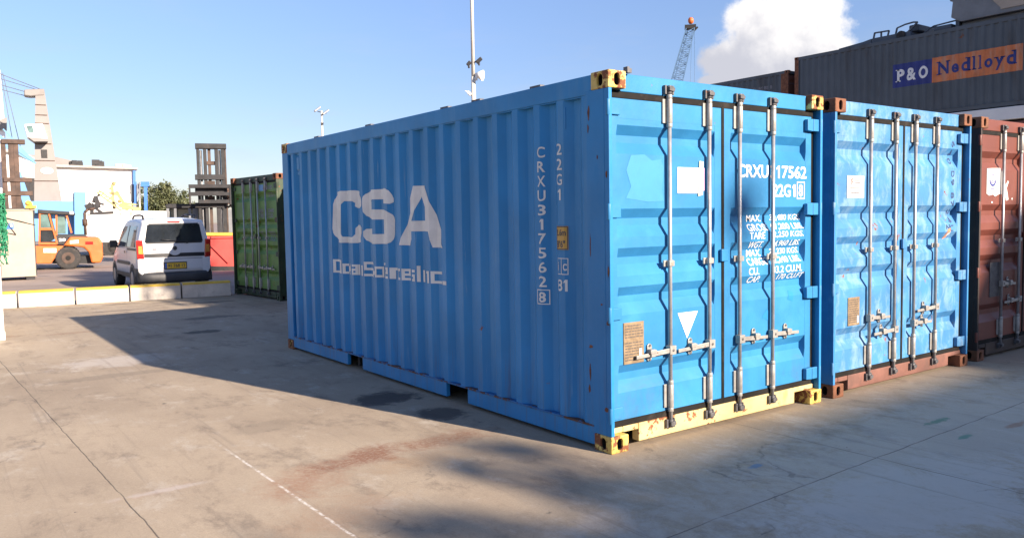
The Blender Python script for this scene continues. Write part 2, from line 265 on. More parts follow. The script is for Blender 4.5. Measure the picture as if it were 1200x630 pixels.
# ------------------------------------------------------------------ mesh helpers
class MB:
    def __init__(s): s.bm = bmesh.new()
    def face(s, vs, mi=0):
        try: f = s.bm.faces.new([s.bm.verts.new(v) for v in vs]); f.material_index = mi; return f
        except ValueError: return None
    def box(s, x0, y0, z0, x1, y1, z1, mi=0):
        v = [s.bm.verts.new(p) for p in ((x0, y0, z0), (x1, y0, z0), (x1, y1, z0), (x0, y1, z0), (x0, y0, z1), (x1, y0, z1), (x1, y1, z1), (x0, y1, z1))]
        for f in ((0, 3, 2, 1), (4, 5, 6, 7), (0, 1, 5, 4), (1, 2, 6, 5), (2, 3, 7, 6), (3, 0, 4, 7)):
            s.bm.faces.new([v[i] for i in f]).material_index = mi
        return s
    def bar(s, p, q, w, h=None, mi=0):
        """square bar between two points"""
        h = h or w; p, q = Vector(p), Vector(q); d = (q-p).normalized()
        a = d.cross(Vector((0, 0, 1)) if abs(d.z) < .95 else Vector((0, 1, 0))).normalized(); b = a.cross(d)
        ring = [a*w/2+b*h/2, -a*w/2+b*h/2, -a*w/2-b*h/2, a*w/2-b*h/2]
        v0 = [s.bm.verts.new(p+r) for r in ring]; v1 = [s.bm.verts.new(q+r) for r in ring]
        for i in range(4): s.bm.faces.new((v0[i], v0[(i+1) % 4], v1[(i+1) % 4], v1[i])).material_index = mi
        s.bm.faces.new(v0[::-1]).material_index = mi; s.bm.faces.new(v1).material_index = mi
        return s
    def cyl(s, p, q, r, r2=None, n=16, mi=0, smooth=True):
        r2 = r if r2 is None else r2; p, q = Vector(p), Vector(q); d = (q-p).normalized()
        a = d.cross(Vector((0, 0, 1)) if abs(d.z) < .95 else Vector((0, 1, 0))).normalized(); b = a.cross(d)
        v0, v1 = [], []
        for i in range(n):
            t = 2*math.pi*i/n; e = a*math.cos(t)+b*math.sin(t); v0.append(s.bm.verts.new(p+e*r)); v1.append(s.bm.verts.new(q+e*r2))
        for i in range(n):
            f = s.bm.faces.new((v0[i], v0[(i+1) % n], v1[(i+1) % n], v1[i])); f.smooth = smooth; f.material_index = mi
        s.bm.faces.new(v0[::-1]).material_index = mi; s.bm.faces.new(v1).material_index = mi
        return s
    def tube(s, pts, r, n=8, mi=0):
        for p, q in zip(pts, pts[1:]): s.cyl(p, q, r, n=n, mi=mi)
        return s
    def prism(s, poly, f0, f1, mi=0):
        """poly: 2-D points; f0 / f1 map a 2-D point to the two end caps"""
        a = [s.bm.verts.new(f0(*p)) for p in poly]; b = [s.bm.verts.new(f1(*p)) for p in poly]; n = len(poly)
        for i in range(n): s.bm.faces.new((a[i], a[(i+1) % n], b[(i+1) % n], b[i])).material_index = mi
        s.bm.faces.new(a[::-1]).material_index = mi; s.bm.faces.new(b).material_index = mi
        return s
    def grid(s, rows, mi=0, smooth=False, cyclic=False):
        V = [[s.bm.verts.new(p) for p in r] for r in rows]
        for a, b in zip(V, V[1:]):
            m_ = len(a)
            for i in range(m_ if cyclic else m_-1):
                f = s.bm.faces.new((a[i], a[(i+1) % m_], b[(i+1) % m_], b[i])); f.material_index = mi; f.smooth = smooth
        return V
    def blob(s, c, r, seed=0, sub=2, jit=.2, mi=0, sq=(1, 1, 1)):
        rd = random.Random(seed); g = bmesh.ops.create_icosphere(s.bm, subdivisions=sub, radius=1)
        for v in g['verts']:
            v.co = Vector(c)+Vector((v.co.x*sq[0], v.co.y*sq[1], v.co.z*sq[2]))*r*(1+rd.uniform(-jit, jit))
        return s
    def build(s, name, mats, parent=None, bevel=0, smooth=False, recalc=True):
        if recalc: bmesh.ops.recalc_face_normals(s.bm, faces=s.bm.faces[:])
        me = bpy.data.meshes.new(name); s.bm.to_mesh(me); s.bm.free()
        for m_ in (mats if isinstance(mats, (list, tuple)) else [mats]): me.materials.append(m_)
        if smooth:
            for p in me.polygons: p.use_smooth = True
        o = bpy.data.objects.new(name, me); COL.objects.link(o)
        if parent: o.parent = parent
        if bevel:
            b = o.modifiers.new('bevel', 'BEVEL'); b.width = bevel; b.segments = 2; b.limit_method = 'ANGLE'; b.angle_limit = R(35); b.harden_normals = False
        return o

def thing(name, label, cat, loc=(0, 0, 0), rz=0, group=None):
    o = bpy.data.objects.new(name, None); COL.objects.link(o); o.location = loc; o.rotation_euler = (0, 0, rz); o.empty_display_size = .2
    o['label'] = label; o['category'] = cat
    if group: o['group'] = group
    return o
def tag(o, label, cat, group=None):
    o['label'] = label; o['category'] = cat
    if group: o['group'] = group
    return o
def copy_tree(o, parent=None):
    c = o.copy(); COL.objects.link(c)
    if parent: c.parent = parent
    for ch in list(o.children): copy_tree(ch, c)
    return c

# --- flat lettering turned into meshes that follow the surface they are painted on
def glyphs(txt, bold=.0, spacing=1.0):
    cu = bpy.data.curves.new('t', 'FONT'); cu.body = txt; cu.size = 1; cu.offset = bold; cu.space_character = spacing; cu.resolution_u = 4; cu.fill_mode = 'FRONT'
    o = bpy.data.objects.new('t', cu); COL.objects.link(o)
    me = bpy.data.meshes.new_from_object(o.evaluated_get(bpy.context.evaluated_depsgraph_get()))
    vs = [(v.co.x, v.co.y) for v in me.vertices]; fs = [tuple(p.vertices) for p in me.polygons]
    bpy.data.objects.remove(o); bpy.data.curves.remove(cu); bpy.data.meshes.remove(me)
    return vs, fs
CACHE = {}
def text2d(txt, x0, y0, w, h, bold=.02, shear=0, rot=False):
    """text scaled to the box x0..x0+w (baseline y0, height h)"""
    if txt == '1': return [(x0+w*.45, y0), (x0+w*.95, y0), (x0+w*.95, y0+h), (x0+w*.5, y0+h), (x0, y0+h*.80), (x0, y0+h*.66), (x0+w*.45, y0+h*.78)], [(0, 1, 2, 3, 4, 5, 6)]
    key = (txt, bold)
    if key not in CACHE: CACHE[key] = glyphs(txt, bold)
    vs, fs = CACHE[key]
    if not vs: return [], []
    xs = [v[0] for v in vs]; ys = [v[1] for v in vs]; a, b, c, d = min(xs), max(xs), min(ys), max(ys)
    out = [(x0+(x-a)/(b-a)*w + shear*(y-c)/(d-c)*h, y0+(y-c)/(d-c)*h) for x, y in vs]
    return out, fs
def fill2d(loops):
    bm = bmesh.new()
    for lp in loops:
        v = [bm.verts.new((x, y, 0)) for x, y in lp]
        for i in range(len(v)): bm.edges.new((v[i], v[(i+1) % len(v)]))
    bmesh.ops.triangle_fill(bm, edges=bm.edges[:], use_beauty=True)
    bm.verts.index_update(); vs = [(v.co.x, v.co.y) for v in bm.verts]; fs = [tuple(v.index for v in f.verts) for f in bm.faces]; bm.free()
    return vs, fs
def rect2d(x0, y0, x1, y1): return [(x0, y0), (x1, y0), (x1, y1), (x0, y1)], [(0, 1, 2, 3)]
def frame2d(x0, y0, x1, y1, t):
    vs, fs = [], []
    for r in ((x0, y0, x1, y0+t), (x0, y1-t, x1, y1), (x0, y0+t, x0+t, y1-t), (x1-t, y0+t, x1, y1-t)):
        a, b = rect2d(*r); n = len(vs); vs += a; fs += [tuple(i+n for i in f) for f in b]
    return vs, fs
def decal(name, shapes, fn, m_, parent, cu=(), cv=()):
    bm = bmesh.new()
    for vs, fs in shapes:
        V = [bm.verts.new((x, y, 0)) for x, y in vs]
        for f in fs:
            try: bm.faces.new([V[i] for i in f])
            except ValueError: pass
    for u in cu: bmesh.ops.bisect_plane(bm, geom=bm.verts[:]+bm.edges[:]+bm.faces[:], plane_co=(u, 0, 0), plane_no=(1, 0, 0))
    for v in cv: bmesh.ops.bisect_plane(bm, geom=bm.verts[:]+bm.edges[:]+bm.faces[:], plane_co=(0, v, 0), plane_no=(0, 1, 0))
    for v in bm.verts: v.co = Vector(fn(v.co.x, v.co.y))
    me = bpy.data.meshes.new(name); bm.to_mesh(me); bm.free(); me.materials.append(m_)
    o = bpy.data.objects.new(name, me); COL.objects.link(o); o.parent = parent
    return o

# ------------------------------------------------------------------ ground
def sheet(name, poly, z, m_):
    o = MB(); o.face([(x, y, z) for x, y in poly]); b = o.build(name, m_); b['kind'] = 'structure'; return b
sheet('concrete_apron', [(-900, -900), (900, -900), (900, 1500), (-900, 1500)], 0, CONC)
K0, K1 = Vector((-2.588, 14.654)), Vector((1.732, 14.094)); kd = (K1-K0).normalized(); kn = Vector((-kd.y, kd.x))
a, b_ = K0-kd*60, K1+kd*90
sheet('asphalt_yard', [tuple(a+kn*.3), tuple(b_+kn*.3), tuple(b_+kn*900), tuple(a+kn*900)], .004, ASPH)

# ------------------------------------------------------------------ shipping containers
PITCH = .274
def corr(y, y0, depth):
    """inward depth of the trapezoid corrugation at distance y"""
    t = (y0 - y) % PITCH
    if t < .072: return 0
    if t < .140: return depth*(t-.072)/.068
    if t < .210: return depth
    return depth*(1-(t-.210)/.064)
def corr_breaks(ya, yb, y0):
    out = {ya, yb}; n0 = int(math.floor((y0-yb)/PITCH))-1
    for n in range(n0, n0+int((yb-ya)/PITCH)+4):
        for d in (0, .072, .140, .210):
            y = y0-n*PITCH-d
            if ya < y < yb: out.add(y)
    return sorted(out)
Wc = 2.438
def casting(parent, m_, sx, sy, sz, L, H, vis=True):
    """corner casting with its oblong openings; sx, sy, sz in (0,1) say which corner"""
    w, l, h = .162, .178, .118; b = MB()
    def face(orig, U, V, N, uw, vh, hole):
        orig, U, V, N = map(Vector, (orig, U, V, N))
        outer = [(0, 0), (uw, 0), (uw, vh), (0, vh)]
        if not hole: b.face([orig+U*x+V*y for x, y in outer]); return
        hw, hh = hole; hp = []
        for i in range(14):
            t = 2*math.pi*i/14; c_, s_ = math.cos(t), math.sin(t); ex = max(0, hh-hw)
            hp.append((uw/2+c_*hw/2, vh/2+s_*hw/2+(ex/2 if s_ >= 0 else -ex/2)))
        vs, fs = fill2d([outer, hp])
        V3 = [b.bm.verts.new(orig+U*x+V*y) for x, y in vs]
        for f in fs: b.bm.faces.new([V3[i] for i in f])
        i0 = [b.bm.verts.new(orig+U*x+V*y) for x, y in hp]; i1 = [b.bm.verts.new(orig+U*x+V*y-N*.018) for x, y in hp]; i2 = [b.bm.verts.new(orig+U*x+V*y-N*.07) for x, y in hp]
        n = len(hp)
        for i in range(n):
            b.bm.faces.new((i0[i], i0[(i+1) % n], i1[(i+1) % n], i1[i])); b.bm.faces.new((i1[i], i1[(i+1) % n], i2[(i+1) % n], i2[i])).material_index = 1
        b.bm.faces.new(i2).material_index = 1  # hole interior coloured near-black in place of the shade inside it
    x0 = 0 if sx == 0 else Wc-w; y0 = 0 if sy == 0 else L-l; z0 = 0 if sz == 0 else H-h
    X, Y, Z = Vector((1, 0, 0)), Vector((0, 1, 0)), Vector((0, 0, 1))
    face((x0, y0, z0), X, Z, -Y, w, h, (.052, .082) if sy == 0 else None)
    face((x0, y0+l, z0), X, Z, Y, w, h, (.052, .082) if sy else None)
    face((x0, y0, z0), Y, Z, -X, l, h, (.056, .080) if sx == 0 else None)
    face((x0+w, y0, z0), Y, Z, X, l, h, (.056, .080) if sx else None)
    face((x0, y0, z0), X, Y, -Z, w, l, None); face((x0, y0, z0+h), X, Y, Z, w, l, None)
    bmesh.ops.remove_doubles(b.bm, verts=b.bm.verts[:], dist=.0004)
    return b.build('corner_casting', [m_, DARK], parent, bevel=.008)

GROOVES = [2.24, 1.67, 1.40, 1.13, .59]
DF, DD = .062, .048      # door face plane, groove depth
def dprof(z, H=2.591):
    for g in GROOVES:
        for a, b, da, db in ((g-.065, g, 1, 0), (g-.115, g-.065, 1, 1), (g-.195, g-.115, 0, 1)):
            if a <= z <= b: return DD*(da+(db-da)*(z-a)/(b-a))
    return 0
DCUT = sorted(sum(([g, g-.065, g-.115, g-.195] for g in GROOVES), []))
def container(name, label, loc, m, L=6.058, H=2.591, rz=0, group=None, doors=True, phase=.556, pockets=True, handles=((.65, .65), (.65, .65)), detail=True, depth=.036):
    root = thing(name, label, 'shipping container', loc, rz, group)
    dz = H-2.591
    for sx in (0, 1):
        for sy in (0, 1):
            for sz in (0, 1): casting(root, m.get('cast_top', m['cast']) if sz else m['cast'], sx, sy, sz, L, H)
    e = .004
    # side walls follow the trapezoid corrugation
    for sx in (0, 1):
        ya, yb = .24, L-.2
        br = corr_breaks(ya, yb, phase); rows = []
        for z in (.165, H-.14):
            rows.append([((.010+corr(y, phase, depth)) if sx == 0 else (Wc-.010-corr(y, phase, depth)), y, z) for y in br])
        b = MB(); b.grid(rows); p = b.build('side_wall', m['side'], root)
        if sx == 0: root_side = p
        b = MB(); X0, X1 = (.006, .07) if sx == 0 else (Wc-.07, Wc-.006)
        b.box(X0, .178, H-.142, X1, L-.178, H-.012); b.box(X0+(.004 if sx == 0 else .01), .178, H-.152, X1-(.01 if sx == 0 else .004), L-.178, H-.142)
        b.build('top_rail', m['frame'], root, bevel=.006)
        b = MB(); cuts = [.178, L-.178]
        if pockets and L < 7: cuts = [.178, L/2-1.21, L/2-.86, L/2+.86, L/2+1.23, L-.178]
        for i in range(0, len(cuts)-1, 2): b.box(X0+.004, cuts[i], .03, X1-.02, cuts[i+1], .155)
        b.build('bottom_rail', m['frame'], root, bevel=.005)
        b = MB(); b.box(X0-.004 if sx == 0 else X0, .178, .157, X1 if sx == 0 else X1+.004, L-.178, .172); b.build('rail_flange', m.get('edge', m['frame']), root, bevel=.003)
        # corner posts
        b = MB(); A0, A1 = (e, .034) if sx == 0 else (Wc-.034, Wc-e)
        b.box(A0, e, .118, A1, .05, H-.118); b.box(*((e, .05, .118, .028, .236, H-.118) if sx == 0 else (Wc-.028, .05, .118, Wc-e, .236, H-.118)))
        b.build('corner_post', m['frame'], root, bevel=.004)
        b = MB(); b.box(*((e, L-.2, .118, .12, L-e, H-.118) if sx == 0 else (Wc-.12, L-.2, .118, Wc-e, L-e, H-.118))); b.build('corner_post', m['frame'], root, bevel=.01)
    b = MB(); b.box(.12, L-.08, .16, Wc-.12, L-.03, H-.12); b.box(.17, L-.10, .01, Wc-.17, L-.02, .15); b.box(.17, L-.10, H-.11, Wc-.17, L-.02, H-.02); b.build('end_wall', m['side'], root)
    b = MB(); b.box(.075, .12, H-.05, Wc-.075, L-.1, H-.028); b.build('roof', m['frame'], root)
    b = MB(); b.box(.075, .16, .15, Wc-.075, L-.12, .17)
    for yy in [i*.9+.5 for i in range(int(L/.9))]: b.box(.08, yy, .03, Wc-.08, yy+.05, .149)
    b.build('floor', DARK, root)
    b = MB(); b.box(.162, .056, H-.128, Wc-.162, .13, H-.006)
    b.build('door_header', m.get('header', m['frame']), root, bevel=.006)
    b = MB(); b.box(.31, .052, .03, Wc-.31, .12, .16); b.box(.162, .056, .118, .31, .12, .159); b.box(Wc-.31, .056, .118, Wc-.162, .12, .159); b.box(.036, .058, .120, .161, .12, .158); b.box(Wc-.161, .058, .120, Wc-.036, .12, .158)
    b.build('door_sill', m['sill'], root, bevel=.005)
    zt, zb = H-.172, .205
    for side in (0, 1):
        x0, x1 = (.048, 1.208) if side == 0 else (1.236, Wc-.082)
        b = MB(); F = DF
        b.box(x0, F, zb, x0+.075, F+.05, zt); b.box(x1-.075, F, zb, x1, F+.05, zt); b.box(x0+.075, F, zb, x1-.075, F+.05, zb+.08); b.box(x0+.075, F, zt-.135, x1-.075, F+.05, zt)
        xa, xb = x0+.075, x1-.075; za, zz = zb+.08, zt-.135
        zs = [za]+[z for z in DCUT if za < z < zz]+[zz]
        rows = [[(x, F+.001+(dprof(z) if 0 < i < 3 else 0), z) for i, x in enumerate((xa, xa+.012, xb-.012, xb))] for z in zs]
        b.grid(rows)
        d = b.build('door', m['door'], root, bevel=0)
        d.data.update()
        if side == 0: dl = d
        else: dr = d
        if side == 0:
            b = MB(); b.box(x1-.03, .03, 1.262, x1+.045, F-.007, 1.355); b.build('stop_lug', m.get('hinge', m['door']), d, bevel=.006)
        # rubber seal round the leaf
        b = MB(); g0, g1 = F-.006, F+.03
        b.box(x0-.013, g0, zb-.042, x1+.013, g1, zb-.001); b.box(x0-.013, g0, zt+.001, x1+.013, g1, zt+.042)
        b.box(x0-.014, g0, zb-.001, x0-.001, g1, zt+.001); b.box(x1+.001, g0+(.012 if side else 0), zb-.001, x1+(.040 if side else .013), g1, zt+.001)
        b.build('gasket', RUB, d)
        # hinges
        for hz in (2.345, 1.65, .95, .26):
            hz += dz*.5; b = MB()
            if side == 0:
                b.cyl((.012, .018, hz-.055), (.012, .018, hz+.055), .016, n=10); b.box(.010, .030, hz-.05, .030, .045, hz+.05); b.box(.012, .045, hz-.042, .150, F-.002, hz+.042)
            else:
                b.cyl((Wc-.012, .018, hz-.055), (Wc-.012, .018, hz+.055), .016, n=10); b.box(Wc-.105, .020, hz-.05, Wc-.010, .034, hz+.05); b.prism([(Wc-.185, hz-.046), (Wc-.105, hz-.052), (Wc-.105, hz+.052), (Wc-.185, hz+.046)], lambda x, z: (x, F-.002, z), lambda x, z: (x, .022, z))
            b.build('hinge', m.get('hinge', m['door']), d, bevel=.006)
        # lock rods with guides, cams, levers
        rods = (.615, 1.04) if side == 0 else (1.392, 1.805)
        yr = .034
        for j, rx in enumerate(rods):
            b = MB(); b.cyl((rx, yr, .10), (rx, yr, H-.075), .0152, n=14); rd = b.build('lock_rod', GALV, d)
            for zc, hh in ((H-.235, .085), (.315, .085)):
                b = MB(); b.cyl((rx, yr, zc-hh), (rx, yr, zc+hh), .0225, n=14); b.box(rx-.05, F-.014, zc-hh, rx+.045, F-.002, zc+hh)
                b.cyl((rx, yr, zc-hh-.03), (rx, yr, zc-hh), .022, n=12); b.cyl((rx, yr, zc+hh), (rx, yr, zc+hh+.03), .022, n=12)
                b.build('rod_guide', GALVL, d, bevel=.003)
            b = MB(); b.box(rx-.05, F-.016, 1.252, rx+.05, F-.002, 1.298); b.box(rx-.026, yr-.022, 1.255, rx+.026, F-.010, 1.295)
            b.build('rod_bracket', GALVL, d, bevel=.003)
            for zc, s_ in ((H-.085, 1), (.115, -1)):
                b = MB(); b.cyl((rx, yr, zc-.032), (rx, yr, zc+.028), .021, n=12)
                b.prism([(-.024, -.010), (.026, -.016), (.034, .010), (.0, .022), (-.024, .014)], lambda x, z: (rx+x, yr-.030, zc+z*s_), lambda x, z: (rx+x, yr+.002, zc+z*s_))
                b.box(rx-.045, yr-.006, zc-.035, rx-.028, .062, zc+.03); b.box(rx+.03, yr-.006, zc-.035, rx+.045, .062, zc+.03)
                b.build('cam', DSTEEL, d, bevel=.003)
            # handle: lever, hub on the rod, catch plate on the door
            hz = handles[side][j]; sg = -1 if side == 0 else 1
            if m.get('handle_flip') and j == (0 if side == 0 else 1): sg = -sg
            b = MB(); tip = rx+sg*.345; mid = rx+sg*.19
            b.box(rx-.032, yr-.03, hz-.032, rx+.032, yr+.016, hz+.032)
            b.bar((rx+sg*.02, yr-.018, hz), (mid, yr-.004, hz-.012), .012, .034); b.bar((mid, yr-.004, hz-.012), (tip, yr-.002, hz-.018), .011, .026)
            b.cyl((rx, yr-.034, hz), (rx, yr-.028, hz), .011, n=8, mi=1)
            b.build('handle', [GALVL, DSTEEL], d, bevel=.003)
            cx = rx+sg*.195; b = MB()
            oval = [(.024*math.cos(t), .040*(1 if math.sin(t) >= 0 else -1)+.024*math.sin(t)) for t in [i*math.pi/6 for i in range(12)]]
            b.prism(oval, lambda x, z: (cx+x, F-.012, hz+z), lambda x, z: (cx+x, F-.002, hz+z))
            b.box(cx-.02, yr-.024, hz-.028, cx+.02, F-.011, hz+.026); b.box(cx-.03, yr-.028, hz-.004, cx+.03, yr-.018, hz+.022)
            for s_ in (-1, 1): b.cyl((cx, F-.018, hz+s_*.05), (cx, F-.010, hz+s_*.05), .011, n=8, mi=1)
            b.build('handle_catch', [GALVL, DSTEEL], d, bevel=.003)
    root['x'] = 0; del root['x']
    return root, root_side, dl, dr

# measured on the y=0 plane -> true place at depth y behind it
def dv(x, z, y=DF): return (x+(x+3.7087)*y/4.0, 1.6276+(z-1.6276)*(4.0+y)/4.0)
def door_fn(x0=0, lift=.003): return lambda u, v: (u, DF+.001+dprof(v)-lift, v)

# ---- the big blue one
BL = dict(cast=YEL, side=BLUE, frame=BLUE, door=BLUED, sill=YELP, header=BLUED, hinge=BLUED, edge=BEDGE)
root, side, dl, dr = container('shipping_container', 'bright blue container with CSA lettering along its side and yellow corner castings, nearest the camera', (0, 0, 0), BL, group='containers standing in the yard', depth=.042)
sfn = lambda u, v: (.010+corr(-u, .556, .042)-.003, -u, v)
scu = [-y for y in corr_breaks(.25, 5.8, .556)]
def neg(p): return [(-y, z) for y, z in p]
Cc = [(4.561, 1.837), (4.5, 1.903), (4.36, 1.943), (3.969, 1.938), (3.847, 1.9), (3.798, 1.839), (3.804, 1.748), (4.008, 1.749), (4.002, 1.823), (4.315, 1.831), (4.343, 1.441), (4.014, 1.439), (4.005, 1.568), (3.811, 1.572), (3.818, 1.456), (3.871, 1.413), (3.958, 1.377), (4.403, 1.375), (4.536, 1.427), (4.582, 1.495)]
Sc = [(3.777, 1.859), (3.726, 1.9), (3.606, 1.927), (3.221, 1.931), (3.153, 1.841), (3.157, 1.775), (3.349, 1.786), (3.346, 1.826), (3.588, 1.829), (3.609, 1.73), (3.256, 1.719), (3.138, 1.652), (3.15, 1.442), (3.21, 1.381), (3.665, 1.374), (3.772, 1.425), (3.775, 1.527), (3.607, 1.531), (3.597, 1.475), (3.314, 1.477), (3.305, 1.623), (3.648, 1.626), (3.765, 1.679), (3.783, 1.775)]
Ac = [(2.687, 1.931), (2.478, 1.928), (2.18, 1.363), (2.376, 1.362), (2.43, 1.508), (2.787, 1.508), (2.845, 1.371), (2.99, 1.375)]
Ah = [(2.60, 1.83), (2.475, 1.606), (2.735, 1.606)]
def square_text(places, v0, h):
    """wide square-cornered sign letters built from strokes; places: (letter, start, end) along the wall"""
    t = .034; th = .024; out = []
    for c, a, b in places:
        H_ = h if c in 'OSI' else h*.74; m = v0+H_/2; y0, y1 = v0, v0+H_
        def q(x0, y0_, x1, y1_):
            if x1-x0 < t+.004 and y1_-y0_ > .03:      # uprights sit where the corrugation shows them
                yc = -(x0+x1)/2; rel = (.556-yc) % PITCH
                if .122 < rel < .205: d_ = -(rel-.122)
                elif rel >= .205: d_ = PITCH+.018-rel
                else: d_ = 0
                d_ = max(-.035, min(.035, d_)) if c != 'S' else d_
                x0 += d_; x1 += d_
            out.append(rect2d(x0, y0_, x1, y1_))
        if c in 'iI': q(a, y0, a+t, y1)
        if c == 'i': q(a, v0+h-.022, a+t, v0+h)
        if c == '.': q(a, y0, b, y0+.034)
        if c in 'OceaSs': q(a, y0, b, y0+th); q(a, y1-th, b, y1)
        if c in 'eaSs': q(a+(t if c == 'e' else 0), m-th/2, b-(t if c == 'a' else 0), m+th/2)
        if c in 'Oc': q(a, y0+th, a+t, y1-th)
        if c == 'O': q(b-t, y0+th, b, y1-th)
        if c == 'e': q(a, y0+th, a+t, y1-th); q(b-t, m+th/2, b, y1-th)
        if c == 'a': q(b-t, y0+th, b, y1-th); q(a, y0+th, a+t, m-th/2)
        if c in 'Ss': q(a, m+th/2, a+t, y1-th); q(b-t, y0+th, b, m-th/2)
        if c == 'n': q(a, y0, a+t, y1); q(a+t, y1-th, b, y1); q(b-t, y0, b, y1-th)
    return out
def chaikin(p, n=1):
    for _ in range(n):
        o = []
        for i in range(len(p)):
            (x0, y0), (x1, y1) = p[i], p[(i+1) % len(p)]
            d = math.hypot(x1-x0, y1-y0); f = min(.25, .035/d)
            o += [(x0+(x1-x0)*f, y0+(y1-y0)*f), (x1-(x1-x0)*f, y1-(y1-y0)*f)]
        p = o
    return p
PL = [('O', 4.585), ('c', 4.32), ('e', 4.205), ('a', 4.08), ('n', 3.96), ('S', 3.78), ('c', 3.53), ('i', 3.40), ('e', 3.36), ('n', 3.215), ('c', 3.085), ('e', 2.955), ('s', 2.82), ('I', 2.665), ('n', 2.57), ('c', 2.40), ('.', 2.19), ('', 2.10)]
PLACES = [(c, -y, -max(PL[i+1][1]+.028, y-.19 if c in 'ncesa' else y-.26)) for i, (c, y) in enumerate(PL[:-1])]
decal('company_lettering', [fill2d([neg(chaikin(Cc))]), fill2d([neg(chaikin(Sc))]), fill2d([neg(Ac), neg(Ah)]), *square_text(PLACES, 1.035, .150)], sfn, WHTS, side, scu)
sh = []
for i, ch in enumerate('CRXU317562'):
    z = 2.145-i*.1065; ww = .034 if ch == '1' else .066
    sh.append(text2d(ch, -.755-ww/2, z-.085, ww, .080, .012))
z = 2.145-10*.1065-.01
sh += [text2d('8', -.755-.034, z-.085, .06, .078, .02), frame2d(-.81, z-.10, -.70, z+.012, .007)]
decal('serial_lettering', sh, sfn, WHTS, side, scu); sh = []
for i, ch in enumerate('22G1'):
    z = 2.15-i*.108; ww = .034 if ch == '1' else .066
    sh.append(text2d(ch, -.535-ww/2, z-.085, ww, .080, .012))
sh += [frame2d(-.585, 1.205, -.46, 1.325, .006), rect2d(-.526, 1.21, -.520, 1.32), text2d('i', -.562, 1.235, .012, .06, .01), text2d('c', -.505, 1.235, .036, .05, .01), text2d('8', -.575, 1.085, .062, .085, .012), text2d('1', -.50, 1.085, .035, .085)]
decal('size_code_lettering', sh, sfn, WHTS, side, scu)
pl = decal('height_plaque', [rect2d(-.585, 1.385, -.455, 1.555)], lambda u, v: sfn(u, v) if False else (.006+corr(-u, .556, .042)-.004, -u, v), GOLD, side, scu)
decal('plaque_lettering', [frame2d(-.583, 1.387, -.457, 1.553, .006), text2d('2.6m', -.57, 1.485, .10, .048, .03), text2d('8\'6"', -.565, 1.40, .09, .052, .03)], lambda u, v: (.001+corr(-u, .556, .042), -u, v), INKD, pl, scu)
# lashing lugs on the roof edge, vent covers, forklift scuffs
b = MB()
for y in (.75, 1.55, 2.05, 3.55, 4.9): b.box(.015, y, 2.579, .06, y+.13, 2.596)
b.build('roof_lashing_pad', DSTEEL, root, bevel=.004)
for y, z in ((.50, 2.22), (5.55, 2.22)):
    b = MB(); b.prism([(0, 0), (.02, .03), (.02, .17), (0, .2)], lambda d_, h: (.044-d_-.01, y-.035, z+h), lambda d_, h: (.044-d_-.01, y+.035, z+h)); b.box(.026, y-.045, z-.035, .044, y+.045, z); b.box(.026, y-.045, z+.2, .044, y+.045, z+.235); b.build('vent_cover', BLUE, root, bevel=.003)
b = MB(); b.box(.195, .02, 2.588, .235, .06, 2.618); b.box(.195, .02, 2.618, .215, .06, 2.628); b.build('header_lug', DSTEEL, root)
CHIP = mat('rust_chip', (.15, .06, .03), .85, var=.4, vs=20, bump=.1)
rc_ = random.Random(17); 
for (y, z, ly, lz_) in ((.205, 2.33, .012, .10), (.212, 2.22, .008, .06), (.03, 1.9, .012, .05), (.02, 1.25, .010, .08), (.028, .9, .014, .05), (.215, .55, .010, .14), (.222, .42, .012, .06), (.205, .72, .022, .025), (.20, 1.42, .006, .18), (.05, .30, .02, .04), (.12, 2.02, .008, .03), (.09, 1.02, .012, .015)):
    pg = [(-y+ly*math.cos(t)*rc_.uniform(.6, 1.2), z+lz_*.5*math.sin(t)*rc_.uniform(.6, 1.2)) for t in [i*math.pi/5 for i in range(10)]]
    decal('rust_chip', [fill2d([pg])], lambda u, v: (.0025, u, v) if False else (.0028, -u, v), CHIP, root)
# door markings
fn = door_fn()
def box_t(txt, px0, zb_, px1, h, bold=.012, shear=0):
    x0, z0 = dv(px0, zb_); x1, z1 = dv(px1, zb_+h)
    return text2d(txt, x0, z0, x1-x0, z1-z0, bold, shear)
T = [text2d('CRXU', 1.40, 1.902, .38, .102, .02), text2d('3', 1.80, 1.902, .065, .102, .02), text2d('1', 1.885, 1.902, .045, .102), text2d('7562', 1.955, 1.902, .335, .102, .02),
     text2d('22G', 1.84, 1.752, .235, .102, .02), text2d('1', 2.095, 1.752, .045, .102), frame2d(2.16, 1.733, 2.268, 1.878, .010), text2d('8', 2.185, 1.754, .055, .102, .02)]
decal('serial_lettering', T, fn, WHT, dr, (), DCUT); T = []
for a_, x0, x1, v_, x2, x3, z, h in (('MAX.', 1.563, 1.745, '30,480 KGS.', 1.86, 2.271, 1.556, .055), ('GROSS', 1.541, 1.805, '67,200 LBS.', 1.84, 2.271, 1.482, .056), ('TARE', 1.548, 1.742, '2,250 KGS.', 1.845, 2.256, 1.419, .054), ('WGT.', 1.558, 1.741, '4,960 LBS.', 1.88, 2.232, 1.346, .053),
        ('MAX.', 1.563, 1.746, '28,230 KGS.', 1.857, 2.25, 1.279, .055), ('CARGO', 1.542, 1.806, '62,240 LBS.', 1.838, 2.238, 1.210, .057), ('CU.', 1.539, 1.667, '33.2 CU.M.', 1.842, 2.235, 1.135, .058), ('CAP.', 1.549, 1.71, '1,170 CU.FT', 1.87, 2.275, 1.071, .052)):
    T += [text2d(a_, x0, z, x1-x0, h, .010), text2d(v_, x2, z, x3-x2, h, .010)]
decal('weight_lettering', T, fn, WHT, dr, (), DCUT)
b = MB()
x0, z0 = dv(.655, 1.775); x1, z1 = dv(.925, 1.970)
